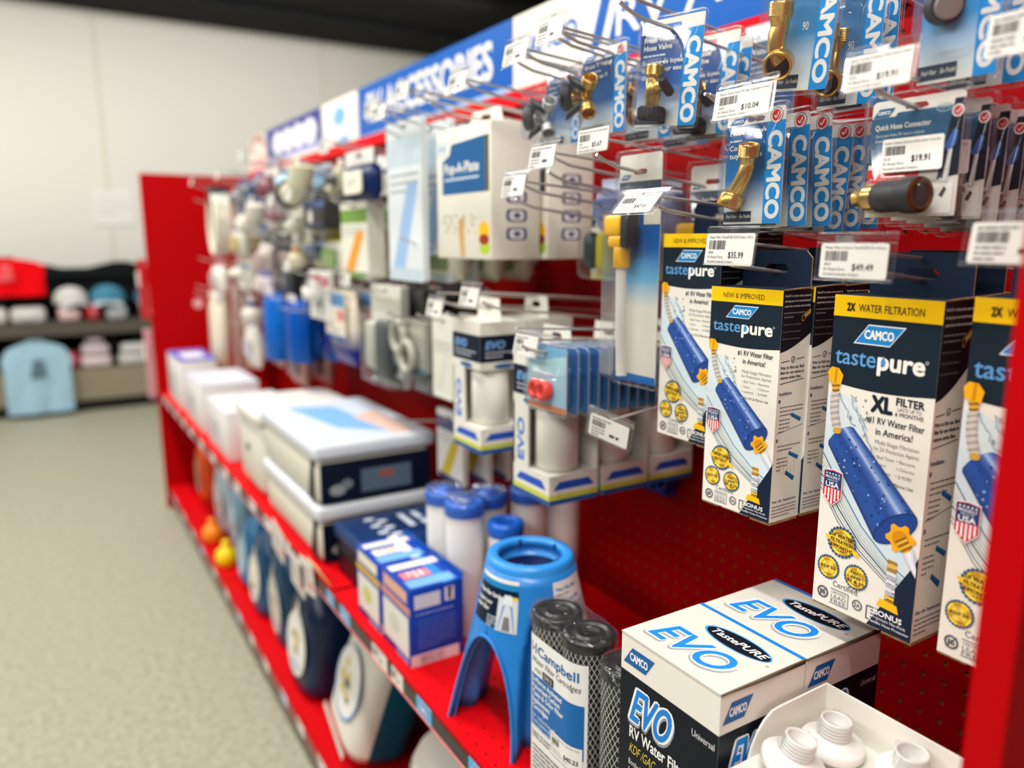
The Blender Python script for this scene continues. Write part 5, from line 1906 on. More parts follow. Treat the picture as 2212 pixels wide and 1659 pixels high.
# paper plate holder boxes
def plate_box(label, loc, w, d, h):
    t = thing('plate_holder_box', label, 'boxed housewares', loc, WALLROT, 'paper plate holder boxes')
    m = MB()
    wh = (230, 226, 212)
    m.rbox(-w / 2, 0, -h, w / 2, d, 0, .002, 'card', wh, n=2)
    F = Frame((-w / 2, -.0001, -h), (1, 0, 0), (0, 0, 1))
    m.gpoly(F, [(w * .12, h * .50), (w * .90, h * .50), (w * .90, h * .90), (w * .30, h * .88), (w * .26, h * .80), (w * .12, h * .76)], (24, 92, 150), 1, 'gloss')
    m.gpoly(F, [(w * .90, h * .5), (w * .97, h * .5), (w * .97, h * .9), (w * .90, h * .9)], (96, 88, 76), 1, 'gloss')
    m.gpoly(F, [(w * .03, h * .80), (w * .2, h * .80), (w * .24, h * .92), (w * .03, h * .92)], (206, 216, 224), 2, 'gloss')
    m.text(F, 'CAMCO', w * .05, h * .84, h * .035, (70, 120, 180), 3, w=w * .14, key='gloss')
    m.text(F, 'Pop-A-Plate', w * .16, h * .66, h * .075, (232, 230, 224), 2, w=w * .64, bold=.03, key='gloss')
    m.gpoly(F, [(w * .16, h * .605), (w * .8, h * .605), (w * .8, h * .622), (w * .16, h * .622)], (200, 210, 220), 2, 'gloss')
    rg = random.Random(4)
    for _ in range(40):
        m.gell(F, w * rg.uniform(.1, .85), h * rg.uniform(.2, .34), w * .012, h * .012, rg.choice([(170, 150, 120), (206, 196, 176), (120, 96, 70)]), 1, n=7)
    m.gpoly(F, [(w * .46, h * .02), (w * .54, h * .02), (w * .52, h * .22), (w * .54, h * .3), (w * .46, h * .32), (w * .42, h * .22)], (200, 160, 100), 2, 'gloss')
    m.gell(F, w * .88, h * .21, w * .09, h * .075, (246, 190, 20), 2, key='gloss')
    m.gell(F, w * .88, h * .15, w * .085, h * .04, (150, 50, 30), 3, key='gloss')
    m.gell(F, w * .89, h * .09, w * .09, h * .05, (170, 200, 60), 2, key='gloss')
    S = Frame((w / 2 + .0001, 0, -h), (0, 1, 0), (0, 0, 1))
    for i in range(4):
        y = h * (.55 - .135 * i)
        m.gpoly(S, rr_(d * .3, y, d * .72, y + h * .09, d * .06), (56, 62, 116), 1, 'gloss')
        m.gpoly(S, rr_(d * .36, y + h * .01, d * .66, y + h * .08, d * .05), (226, 224, 220), 2, 'gloss')
        m.gell(S, d * .52, y + h * .045, d * .07, h * .02, (70, 80, 140), 3, key='gloss')
    m.build('carton', t)
    m = MB()
    T = Frame((-w / 2, d * .5, 0), (1, 0, 0), (0, 0, 1))
    m.plate(T, [(w * .2, 0), (w * .8, 0), (w * .74, .03), (w * .26, .03)], [euro(w * .5, .017, w * .2, .01)], .001, 'card', wh)
    m.build('hang_tab', t)
    return t


def rr_(x0, y0, x1, y1, r):
    return rrect(x0, y0, x1, y1, r, 2)


l0 = plate_box('front white paper plate holder box with a blue label', (-.268, 1.160, 1.408), .190, .092, .214)
dup(l0, (-.168, 1.150, 1.408), 'second paper plate holder box, only its pictogram side in view', WALLROT, 'paper plate holder boxes')
hook('steel hook carrying the paper plate holder boxes', 1.158, 1.424, -.325, 1.448)
# ------------------------------------------------------------------ goods on the far bays
# (y centre, width in view, top z, height, x of the front, kind, body, header, accent, label, category)
GOODS = [
    (3.238, 0.476, 1.44, 0.29, -0.25, 'hose', (225, 222, 205), (40, 60, 60), (200, 200, 190), 'white coiled hose with a dark clip hanging beside the far red end panel', 'hose'),
    (3.228, 0.627, 1.01, 0.331, -0.27, 'roll', (218, 212, 188), (225, 222, 210), (200, 195, 160), 'tall cream roll hanging lowest beside the far red end panel', 'roll'),
    (3.264, 0.48, 1.151, 0.149, -0.25, 'bag', (226, 224, 214), (200, 150, 150), (210, 200, 200), 'white bag hanging above the tall cream roll', 'bag'),
    (2.811, 0.329, 1.432, 0.13, -0.25, 'card', (60, 90, 140), (150, 155, 150), (120, 120, 125), 'small blue carded fitting hanging high near the far end panel', 'package'),
    (2.707, 0.217, 1.45, 0.104, -0.22, 'card', (70, 110, 170), (210, 208, 200), (70, 80, 110), 'narrow blue carded plug next to the small blue fitting', 'package'),
    (2.871, 0.38, 1.29, 0.132, -0.25, 'bag', (190, 188, 175), (60, 130, 190), (200, 180, 100), 'grey bag with a blue and yellow label below the small blue carded fitting', 'bag'),
    (2.873, 0.376, 1.15, 0.099, -0.25, 'card', (222, 220, 205), (60, 130, 180), (230, 225, 210), 'cream carded part under the grey bag with a blue and yellow label', 'package'),
    (2.483, 0.25, 1.466, 0.179, -0.24, 'card', (170, 150, 155), (225, 222, 215), (120, 60, 70), 'tall pinkish card of rods below the white and violet sign', 'package'),
    (2.244, 0.208, 1.44, 0.126, -0.25, 'card', (195, 198, 205), (45, 70, 140), (160, 200, 220), 'white card with a navy top hanging right of the pinkish card of rods', 'package'),
    (2.388, 0.38, 1.331, 0.081, -0.315, 'pipe', (222, 218, 205), (235, 232, 220), (170, 170, 160), 'white plastic pipe fitting under the pinkish card of rods', 'fitting'),
    (2.404, 0.227, 1.258, 0.07, -0.25, 'card', (70, 75, 78), (190, 190, 185), (45, 50, 50), 'small charcoal carded valve under the white pipe fitting', 'package'),
    (2.545, 0.303, 1.216, 0.096, -0.25, 'bag', (200, 185, 178), (215, 205, 200), (190, 160, 160), 'pinkish bag left of the cream bottle shaped dump cap', 'bag'),
    (2.156, 0.186, 1.316, 0.124, -0.26, 'card', (218, 215, 195), (225, 222, 210), (190, 190, 170), 'cream tall card left of the black package with a round white label', 'package'),
    (2.026, 0.202, 1.411, 0.093, -0.30, 'pipe', (215, 212, 180), (60, 60, 60), (200, 200, 170), 'cream elbow fitting above the black package with a round white label', 'fitting'),
    (1.901, 0.287, 1.321, 0.069, -0.27, 'box', (55, 55, 55), (70, 95, 140), (235, 235, 230), 'black package with a round white label hanging in the far bays', 'package'),
    (2.056, 0.142, 1.223, 0.048, -0.25, 'card', (90, 115, 145), (150, 165, 180), (70, 90, 120), 'small slate blue card under the black package with a round white label', 'package'),
    (2.193, 0.13, 1.204, 0.058, -0.27, 'cone', (222, 215, 180), (200, 140, 30), (40, 45, 60), 'cream plastic plug with an amber tip hanging under the cream tall card', 'plug'),
    (1.936, 0.164, 1.252, 0.122, -0.24, 'bag', (205, 205, 190), (210, 200, 60), (120, 150, 80), 'pale bag with a yellow and green print left of the white panel pack', 'bag'),
    (2.011, 0.128, 1.412, 0.069, -0.2, 'card', (50, 52, 50), (190, 200, 200), (80, 80, 80), 'dark carded fitting behind the navy pouch with a large white label', 'package'),
    (1.608, 0.278, 1.406, 0.097, -0.27, 'pouch', (20, 40, 85), (220, 218, 215), (232, 228, 212), 'navy pouch with a large white label hanging in the middle bay', 'package'),
    (1.673, 0.278, 1.312, 0.173, -0.25, 'panel', (222, 220, 205), (110, 150, 60), (230, 150, 40), 'white flat pack with a green leaf and orange dot under the navy pouch', 'package'),
    (1.392, 0.16, 1.446, 0.299, -0.27, 'panel', (215, 222, 225), (190, 205, 215), (150, 185, 225), 'tallest pale blue and white flat pack hanging at the end of the middle bay', 'package'),
    (1.419, 0.069, 1.428, 0.204, -0.2, 'panel', (210, 200, 188), (60, 80, 160), (205, 80, 90), 'narrow beige pack with a pink foot behind the paper plate holder box', 'package'),
    (1.348, 0.119, 1.228, 0.079, -0.22, 'bag', (215, 215, 195), (205, 215, 180), (120, 140, 90), 'pale green clear bag under the narrow beige pack', 'bag'),
    (2.56, 0.27, 1.128, 0.083, -0.26, 'bag', (215, 200, 205), (120, 120, 180), (225, 210, 205), 'pink and violet bag left of the bright blue hose sleeves', 'bag'),
    (2.776, 0.251, 1.009, 0.082, -0.26, 'cone', (205, 200, 190), (20, 40, 110), (60, 60, 60), 'grey white bulb shaped cap with a navy top near the tall cream roll', 'cap'),
    (2.799, 0.382, 0.935, 0.171, -0.24, 'bag', (215, 210, 200), (200, 200, 205), (190, 190, 195), 'white rounded bag hanging right of the tall cream roll', 'bag'),
    (2.409, 0.279, 1.078, 0.226, -0.28, 'sleeve', (10, 95, 185), (225, 225, 225), (5, 80, 160), 'bright blue hose sleeve hanging leftmost of the blue pair', 'hose'),
    (2.208, 0.224, 1.069, 0.197, -0.27, 'sleeve', (5, 75, 165), (225, 222, 218), (5, 60, 140), 'bright blue hose sleeve hanging beside the deep blue coil', 'hose'),
    (2.085, 0.285, 1.036, 0.128, -0.19, 'coil', (10, 40, 140), (20, 60, 160), (60, 90, 190), 'deep blue coiled hose hanging right of the blue sleeves', 'hose'),
    (1.967, 0.157, 1.148, 0.126, -0.28, 'card', (222, 220, 212), (190, 50, 90), (225, 222, 215), 'white card with a crimson corner above the deep blue coil', 'package'),
    (2.388, 0.265, 1.147, 0.093, -0.22, 'box', (48, 50, 54), (110, 112, 116), (150, 150, 150), 'dark grey hanging pack above the blue sleeves', 'package'),
    (2.428, 0.246, 0.899, 0.138, -0.2, 'bag', (165, 130, 120), (120, 100, 100), (150, 120, 115), 'dusky pink bag hanging low against the red pegboard', 'bag'),
    (1.831, 0.245, 1.104, 0.187, -0.25, 'pouch2', (10, 25, 110), (90, 140, 190), (222, 212, 195), 'white tall card over a navy pouch hanging above the stacked bins', 'package'),
    (1.587, 0.18, 1.128, 0.221, -0.26, 'clam', (190, 190, 175), (222, 222, 212), (60, 66, 64), 'clear pack with a white header and dark tool above the stacked bins', 'package'),
    (1.547, 0.165, 1.12, 0.065, -0.2, 'box', (62, 62, 60), (85, 85, 82), (70, 75, 80), 'low charcoal hanging box behind the grey rings', 'package'),
    (1.434, 0.157, 1.068, 0.105, -0.25, 'rings', (165, 165, 150), (150, 150, 140), (80, 110, 125), 'pair of grey plastic rings on a card hanging beside the white filter packs', 'package'),
    (1.425, 0.123, 1.057, 0.145, -0.22, 'box', (95, 90, 86), (160, 160, 150), (190, 200, 205), 'ribbed grey box hanging behind the pair of grey rings', 'package'),
    (1.28, 0.084, 1.089, 0.158, -0.25, 'panel', (214, 214, 200), (220, 220, 208), (205, 205, 195), 'plain white flat pack left of the white filter packs', 'package'),
    (0.947, 0.073, 1.279, 0.114, -0.16, 'clam', (20, 50, 55), (222, 220, 210), (205, 190, 40), 'dark teal pack with a white cap and yellow strip left of the tank filler', 'package'),
    (0.876, 0.056, 1.31, 0.073, -0.2, 'bag', (150, 155, 190), (170, 175, 200), (110, 120, 170), 'bluish clear bag behind the price tag left of the tank filler', 'bag'),
    (1.395, 0.117, 0.875, 0.151, -0.18, 'panel', (225, 222, 215), (60, 65, 110), (205, 180, 60), 'white card with navy and gold bands behind the white filter packs', 'package'),
    (3.306, 0.419, 1.387, 0.317, -0.13, 'panel', (222, 220, 208), (206, 206, 200), (190, 200, 210), 'plain white flat pack deep between the coiled hose and the pipe fitting', 'package'),
    (3.413, 0.413, 1.032, 0.382, -0.14, 'panel', (218, 215, 204), (200, 198, 190), (206, 206, 200), 'tall white flat pack deep between the cream roll and the rounded white bag', 'package'),
    (2.897, 0.464, 1.354, 0.199, -0.11, 'panel', (206, 200, 200), (180, 176, 180), (196, 190, 190), 'grey white flat pack deep behind the pinkish card of rods', 'package'),
    (2.543, 0.305, 1.163, 0.153, -0.11, 'panel', (200, 200, 192), (120, 130, 150), (170, 180, 190), 'pale flat pack deep behind the card with a crimson corner', 'package'),
]


def hang_item(kind, w, d, h, c0, c1, c2, t):
    """build the parts of one hung pack; origin top centre of its front"""
    F = Frame((-w / 2, -.0002, -h), (1, 0, 0), (0, 0, 1))
    g = 'gloss'
    if kind in ('card', 'clam', 'panel', 'rings'):
        m = MB()
        hw = min(.03, w * .3)
        Fc = Frame((-w / 2, d * .6 if kind in ('card', 'clam') else 0, -h), (1, 0, 0), (0, 0, 1))
        base = c1 if kind in ('clam', 'rings') else c0
        m.plate(Fc, rrect(0, 0, w, h, .006, 3), [euro(w * .5, h - .012, hw, .007)], d * .4 if kind in ('card', 'clam') else d, g, base)
        if kind == 'panel':
            m.grect(Fc, 0, h * .72, w, h * .90, c1, 1, g)
            m.gpoly(Fc, [(w * .1, h * .05), (w * .45, h * .05), (w * .9, h * .62), (w * .6, h * .62)], c2, 1, g)
            m.fine(Fc, w * .1, h * .66, w * .8, 3, h * .05, h * .02, (150, 156, 160), 2, g)
            m.grect(Fc, w * .05, h * .0, w * .95, h * .08, c1, 1, g)
        else:
            m.grect(Fc, 0, h * .70, w, h * .88, c1 if kind == 'card' else c0, 1, g)
            m.fine(Fc, w * .1, h * .78, w * .75, 2, h * .06, h * .03, (206, 206, 204), 2, g)
            m.grect(Fc, 0, 0, w, h * .1, c2, 1, g)
        m.build('printed_card', t)
        if kind == 'card':
            m = MB()
            m.lathe([(w * .16, -h * .60), (w * .2, -h * .58), (w * .2, -h * .34), (w * .12, -h * .32), (w * .12, -h * .24)], 'plastic', c2, n=16, c=(0, d * .2))
            m.build('fitting_body', t)
            m = MB()
            m.rbox(-w * .36, -d * .25, -h * .82, w * .36, d * .6, -h * .22, .006, 'clear', CLEAR)
            m.build('clear_bubble', t)
        elif kind == 'clam':
            m = MB()
            m.rbox(-w * .05, 0, -h * .9, w * .40, d * .55, -h * .34, .012, 'rubber', c2)
            m.build('tool_body', t)
            m = MB()
            m.rbox(-w * .42, 0, -h * .86, -w * .1, d * .55, -h * .36, .012, 'plastic', c0)
            m.build('tool_handle', t)
            m = MB()
            m.rbox(-w * .5, -.006, -h * 1.0, w * .5, d * .6, -h * .30, .010, 'clear', CLEAR)
            m.build('clear_shell', t)
        elif kind == 'rings':
            for k in (0, 1):
                m = MB()
                cz, r = -h * (.36 + .34 * k), min(w, h) * .28
                m.tube([(w * (-.15 + .25 * k) + r * math.cos(a), -.012, cz + r * math.sin(a)) for a in (2 * PI * i / 24 for i in range(24))], r * .28, 'plastic', c0, n=10, closed=True)
                m.build('plastic_ring', t)
    elif kind in ('bag', 'pouch', 'pouch2'):
        m = MB()
        lp = []
        for z, kx, ky in ((0, .96, .08), (-.03 * 1, .97, .10), (-h * .25, 1.0, .8), (-h * .5, 1.0, 1.0), (-h * .8, 1.0, .95), (-h * .94, .96, .4), (-h, .9, .06)):
            lp.append([(w / 2 * kx * math.copysign(abs(math.cos(a)) ** .6, math.cos(a)), d / 2 + d / 2 * ky * math.copysign(abs(math.sin(a)) ** .8, math.sin(a)), z) for a in (2 * PI * i / 24 for i in range(24))])
        cols = [c1, c1, c0, c0, c0, c0, c0] if kind == 'bag' else ([c0] * 7 if kind == 'pouch' else [c2, c2, c2, c2, c0, c0, c0])
        m.loft(list(reversed(lp)), g, list(reversed(cols)))
        m.build('pouch_body', t)
        m = MB()
        Fl = Frame((-w / 2, -.006, -h), (1, 0, 0), (0, 0, 1))
        if kind == 'bag':
            m.plate(Fl, rrect(w * .2, h * .25, w * .8, h * .6, .006, 2), [], .004, g, c2)
        elif kind == 'pouch':
            m.plate(Fl, rrect(w * .2, h * .16, w * .84, h * .66, .01, 3), [], .004, g, c2)
        else:
            m.plate(Fl, rrect(w * .08, h * .34, w * .92, h * .98, .006, 3), [], .004, g, c2)
            m.grect(Fl, w * .25, h * .78, w * .92, h * .96, c1, 1, g)
            m.grect(Fl, w * .08, h * .34, w * .92, h * .40, (24, 90, 160), 1, g)
            m.grect(Fl, w * .6, h * .6, w * .92, h * .74, (206, 130, 124), 1, g)
        m.fine(Fl, w * .3, h * .45, w * .4, 3, h * .07, h * .03, (150, 150, 150), 2, g)
        m.build('paper_label', t)
        if kind == 'pouch':
            m = MB()
            m.plate(Frame((-w / 2, d * .3, -.02), (1, 0, 0), (0, 0, 1)), [(0, 0), (w, 0), (w, .032), (0, .032)], [euro(w * .5, .02, w * .2, .008)], .002, 'card', c1)
            m.build('header_card', t)
    elif kind == 'box':
        m = MB()
        m.rbox(-w / 2, 0, -h, w / 2, d, 0, .003, g, c0, n=2)
        m.grect(F, 0, h * .78, w, h, c1, 1, g)
        m.gell(F, w * .35, h * .48, min(w, h) * .26, min(w, h) * .26, c2, 2, key=g)
        m.fine(F, w * .1, h * .2, w * .8, 3, h * .07, h * .03, c1, 1, g)
        m.build('carton', t)
        m = MB()
        m.plate(Frame((-w / 2, d * .5, 0), (1, 0, 0), (0, 0, 1)), [(w * .1, 0), (w * .9, 0), (w * .8, .026), (w * .2, .026)], [euro(w * .5, .015, w * .3, .008)], .001, 'card', c0)
        m.build('hang_tab', t)
    elif kind in ('hose', 'coil'):
        m = MB()
        n = 4
        for k in range(n):
            r = min(w, h) * (.44 - .0 * k)
            ry = h * .42
            m.tube([(r * math.cos(a), d * (k + .5) / n, -h * .52 + ry * math.sin(a)) for a in (2 * PI * i / 32 for i in range(32))], min(d / n * .52, .014), 'plastic', c0, n=10, closed=True)
        m.build('hose_coil', t)
        m = MB()
        m.rbox(-w * .18, -.004, -h * .22, w * .18, d, 0, .004, 'plastic', c1)
        m.build('coil_strap', t)
        m = MB()
        m.lathe([(.012, -.02), (.014, -.018), (.014, .012), (.010, .014)], 'plastic', c2, n=16, c=(w * .2, d * .5))
        m.build('hose_end', t)
        t.children[-1].location = (0, 0, -h * .86)
    elif kind in ('roll', 'sleeve'):
        m = MB()
        rx = w / 2
        lp = []
        for z, k in ((-h, .9), (-h + .006, 1.0), (-h * .55, 1.0), (-h * .22, .98), (-h * .12, .8), (-h * .06, .4)):
            ring = []
            for i in range(28):
                a = 2 * PI * i / 28
                q = 1 + (.06 * math.sin(a * 9) if kind == 'sleeve' else 0)
                ring.append((rx * k * q * math.cos(a), d / 2 + d / 2 * k * q * math.sin(a), z))
            lp.append(ring)
        m.loft(lp, 'plastic' if kind == 'roll' else g, c0)
        m.build('roll_body', t)
        m = MB()
        if kind == 'roll':
            m.rbox(-w * .42, d * .2, -h * .16, w * .42, d * .8, -.0, .006, g, c1)
        else:
            m.plate(Frame((-w / 2, d * .2, -h * .30), (1, 0, 0), (0, 0, 1)), rrect(w * .2, 0, w * .8, h * .30, .008, 3), [euro(w * .5, h * .26, w * .2, .006)], .002, g, c1)
        m.build('header_card', t)
    elif kind in ('pipe', 'cone'):
        m = MB()
        if kind == 'pipe':
            r = min(h * .34, .035)
            m.tube([(-w * .45, d * .4, -h * .7), (-w * .1, d * .4, -h * .68), (w * .1, d * .4, -h * .55), (w * .22, d * .4, -h * .25), (w * .25, d * .4, 0)], [r, r, r * 1.05, r, r], 'plastic', c0, n=16)
            m.build('pipe_body', t)
            m = MB()
            m.tube([(-w * .48, d * .4, -h * .7), (-w * .34, d * .4, -h * .695)], r * 1.25, 'plastic', c1, n=16)
            m.build('pipe_collar', t)
        else:
            r = min(w * .45, h * .5)
            m.lathe([(r * .5, -h), (r * .8, -h * .9), (r, -h * .6), (r * .9, -h * .35), (r * .4, -h * .2), (r * .3, 0)], 'plastic', c0, n=20, c=(0, d / 2))
            m.build('cap_body', t)
            m = MB()
            m.lathe([(r * .42, -h * .22), (r * .5, -h * .18), (r * .5, -h * .02), (r * .3, 0)], 'plastic', c1, n=18, c=(0, d / 2))
            m.build('cap_neck', t)
        m = MB()
        m.plate(Frame((-.02, d * .4, -.0), (1, 0, 0), (0, 0, 1)), [(0, 0), (.04, 0), (.036, .028), (.004, .028)], [euro(.02, .017, .014, .006)], .001, 'card', (226, 224, 216))
        m.build('hang_tab', t)


NAMES = {'card': 'carded_part', 'clam': 'clamshell_tool', 'panel': 'flat_pack', 'rings': 'carded_rings', 'bag': 'goods_bag', 'pouch': 'hanging_pouch', 'pouch2': 'hanging_pouch', 'box': 'hanging_box', 'hose': 'coiled_hose', 'coil': 'coiled_hose', 'roll': 'wrapped_roll', 'sleeve': 'hose_sleeve', 'pipe': 'pipe_fitting', 'cone': 'dump_plug'}
FARTAGS = (0, 3, 7, 9, 12, 14, 19, 21, 27, 30, 33, 34)
for i, (y, w, zt, h, x, kind, c0, c1, c2, label, cat) in enumerate(GOODS):
    yl = y + w / 2
    wy = max(.085, min(w, .17))
    if wy < w:
        dd = (w - wy) * (.885 + x) / (yl - wy)
    else:
        dd = .012
    dd = max({'panel': .010, 'card': .03, 'rings': .004}.get(kind, .045), min(dd, .10))
    if kind in ('roll', 'sleeve', 'hose', 'coil'):
        wy = min(wy, max(.09, h * .7))
        dd = max(dd, .07)
    t = thing(NAMES[kind], label, cat, (x, yl - wy / 2, zt))
    hang_item(kind, wy, dd, h, c0, c1, c2, t)
    for q in (1,) if kind in ('clam', 'box', 'rings', 'coil', 'sleeve', 'pipe') else (1, 2):
        xq = x + q * (.115 if kind == 'pipe' else max(.08, dd * 1.3 + .034) if kind in ('card', 'rings') else max(.055, dd * 1.3 + .016))
        if xq + dd < -.012:
            dup(t, (xq, yl - wy / 2 + .004 * (-1) ** q, zt - .002 * q), 'copy hanging behind the ' + ' '.join(label.split()[:9]), WALLROT, 'copies behind the ' + ' '.join(label.split()[:5]))
    short = ' '.join(label.split()[:7])
    tz = zt + .022
    hook('steel hook holding the ' + short, yl - wy / 2, zt + (.012 if kind in ('box', 'pouch', 'pipe', 'cone') else -.012), min(-.30, x - .05), tz if i in FARTAGS else None)
    if i in FARTAGS:
        price_tag('white price tag in front of the ' + short, (min(-.30, x - .05) - .012, yl - wy / 2, tz - .005), '', [], fine=True, seed=30 + i, tilt=-.1)

# tags on bare hooks up by the header signs, and tags over the middle goods
for lab, y, z, x in (('topmost blurred price tag before the nearest header sign', .792, 1.468, -.345), ('blurred price tag left of the topmost one', .868, 1.458, -.345),
                     ('right one of three white price tags before the middle header sign', 1.026, 1.448, -.345), ('middle one of three white price tags before the middle header sign', 1.221, 1.466, -.345),
                     ('left one of three white price tags before the middle header sign', 1.319, 1.446, -.345), ('white price tag over the pictogram side of the plate holder boxes', .806, 1.327, -.345),
                     ('lower white price tag before the plate holder boxes', .872, 1.297, -.345), ('white price tag above the front white window pack', .996, 1.146, -.345),
                     ('white price tag left of the white window packs', 1.112, 1.121, -.345), ('white price tag above the pale blue washer card', .842, 1.092, -.345)):
    price_tag(lab, (x, y, z), '', [], fine=True, seed=int(y * 1000), tilt=-.2, w=.06, lw=.054)
    if z > 1.2:
        hook('steel scan hook behind the ' + ' '.join(lab.split()[:11]), y, z - .014, -.335, z)
    else:
        hook('steel scan hook behind the ' + ' '.join(lab.split()[:11]), y, z - .026, -.325, z)

# ------------------------------------------------------------------ bulky goods far along the shelf


def picture_box(label, loc, w, d, h, topc, side, lid, name='boxed_tote', cat='boxed goods', rnd=.004, group=None):
    t = thing(name, label, cat, loc, WALLROT, group)
    m = MB()
    m.rbox(-w / 2, 0, 0, w / 2, d, h - .03, rnd, 'gloss', side[3] if len(side) > 3 else side[0], n=4)
    if len(side) > 3:
        m.gpoly(Frame((-w / 2, -.0004, 0), (1, 0, 0), (0, 0, 1)), [(w * .84, .006), (w - rnd, .006), (w - rnd, h - .036), (w * .90, h - .036)], side[0], 1, 'gloss')
    S = Frame((w / 2 + .0003, 0, 0), (0, 1, 0), (0, 0, 1))
    m.grect(S, d * .02, h * .04, d * .98, h * .70, side[1], 1, 'gloss')
    m.grect(S, d * .36, h * .14, d * .8, h * .52, side[2], 2, 'gloss')
    m.gell(S, d * .58, h * .40, d * .07, h * .07, (150, 90, 80), 3, key='gloss')
    m.gell(S, d * .16, h * .24, d * .07, h * .09, (150, 154, 156), 3, key='gloss')
    m.gell(S, d * .24, h * .32, d * .05, h * .08, (120, 126, 130), 3, key='gloss')
    m.build('tote_body', t)
    m = MB()
    m.rbox(-w / 2 - .006, -.006, h - .032, w / 2 + .006, d + .006, h, .008, 'gloss', lid)
    U = Frame((-w / 2, 0, h + .0003), (1, 0, 0), (0, 1, 0))
    m.grect(U, w * .05, d * .1, w * .95, d * .9, topc[0], 1, 'gloss')
    m.gpoly(U, [(w * .1, d * .2), (w * .7, d * .35), (w * .9, d * .7), (w * .2, d * .6)], topc[1], 2, 'gloss')
    m.gpoly(U, [(w * .5, d * .6), (w * .95, d * .7), (w * .95, d * .88), (w * .4, d * .88)], topc[2], 2, 'gloss')
    m.build('tote_lid', t)
    return t


NV = ((20, 26, 30), (10, 20, 40), (90, 106, 124), (216, 213, 198))
picture_box('lower cream tote with a navy printed end and white lid in the shelf stack', (-.43, 1.722, SHELF + TOL), .44, .26, .128, ((200, 210, 226), (150, 186, 226), (220, 200, 196)), NV, (214, 218, 224), rnd=.02, group='stacked boxed totes')
picture_box('upper cream tote with a navy printed end, blue and white lid, topmost of the stack', (-.43, 1.722, SHELF + TOL + .1285), .44, .26, .132, ((206, 214, 228), (130, 180, 232), (226, 190, 176)), NV, (216, 222, 232), rnd=.02, group='stacked boxed totes')
t = thing('white_tub', 'white rounded plastic tub left of the stacked totes', 'tub', (-.43, 2.115, SHELF + TOL))
m = MB()
m.rbox(-.14, 0, 0, .14, .26, .20, .05, 'plastic', (222, 220, 208), n=5, b=.03)
m.build('tub_body', t)
m = MB()
m.rbox(-.15, -.01, .2, .15, .27, .235, .05, 'plastic', (230, 228, 220), n=5, b=.012)
m.build('tub_lid', t)
m = MB()
m.lathe([(.010, 0), (.010, .004), (.006, .005)], 'rubber', (80, 76, 66), n=14)
m.build('vent_plug', t, (.0, -.001, .12), (PI / 2, 0, 0))
picture_box('long navy printed carton low on the shelf behind the blue cartons', (-.405, 1.385, SHELF + TOL), .175, .25, .105, ((22, 50, 100), (16, 40, 86), (20, 60, 110)), ((14, 20, 30), (12, 18, 30), (60, 66, 74)), (22, 52, 100), name='printed_carton')
U0 = bpy.data.objects['printed_carton']
m = MB()
U = Frame((-.0875, 0, .1053), (1, 0, 0), (0, 1, 0))
for i in range(7):
    m.gell(U, .03 + .020 * i, .06 + .02 * (i % 2), .008, .012, (206, 214, 226), 4)
m.build('white_emblems', U0)
m = MB()
m.fine(U, .03, .15, .12, 2, .03, .018, (200, 210, 224), 4)
m.build('white_lettering', U0)
# white and blue cartons at the far end of the shelf
for lab, y, w, d, h, c in (('white carton with a blue top at the far end of the shelf', 3.42, .34, .14, .20, (96, 104, 196)), ('white carton between the far blue topped carton and the white tub', 2.98, .34, .20, .17, (206, 208, 220)), ('grey white carton nearest the white tub on the shelf', 2.56, .32, .22, .15, (220, 222, 226))):
    t = thing('shelf_carton', lab, 'carton', (-.43, y, SHELF + TOL))
    m = MB()
    m.rbox(-w / 2, 0, 0, w / 2, d, h, .004, 'card', (224, 222, 220), n=2)
    F = Frame((-w / 2, -.0003, 0), (1, 0, 0), (0, 0, 1))
    m.grect(F, w * .1, h * .2, w * .6, h * .7, (206, 204, 206), 1)
    m.fine(F, w * .12, h * .5, w * .4, 4, h * .09, h * .04, (150, 150, 160), 2)
    m.build('carton', t)
    m = MB()
    m.box(-w / 2, 0, h, w / 2, d, h + .004, 'card', c)
    m.grect(Frame((-w / 2, 0, h + .0042), (1, 0, 0), (0, 1, 0)), w * .3, d * .2, w * .8, d * .8, (226, 226, 232), 1)
    m.build('carton_top', t)

# ------------------------------------------------------------------ jugs and bags on the base deck


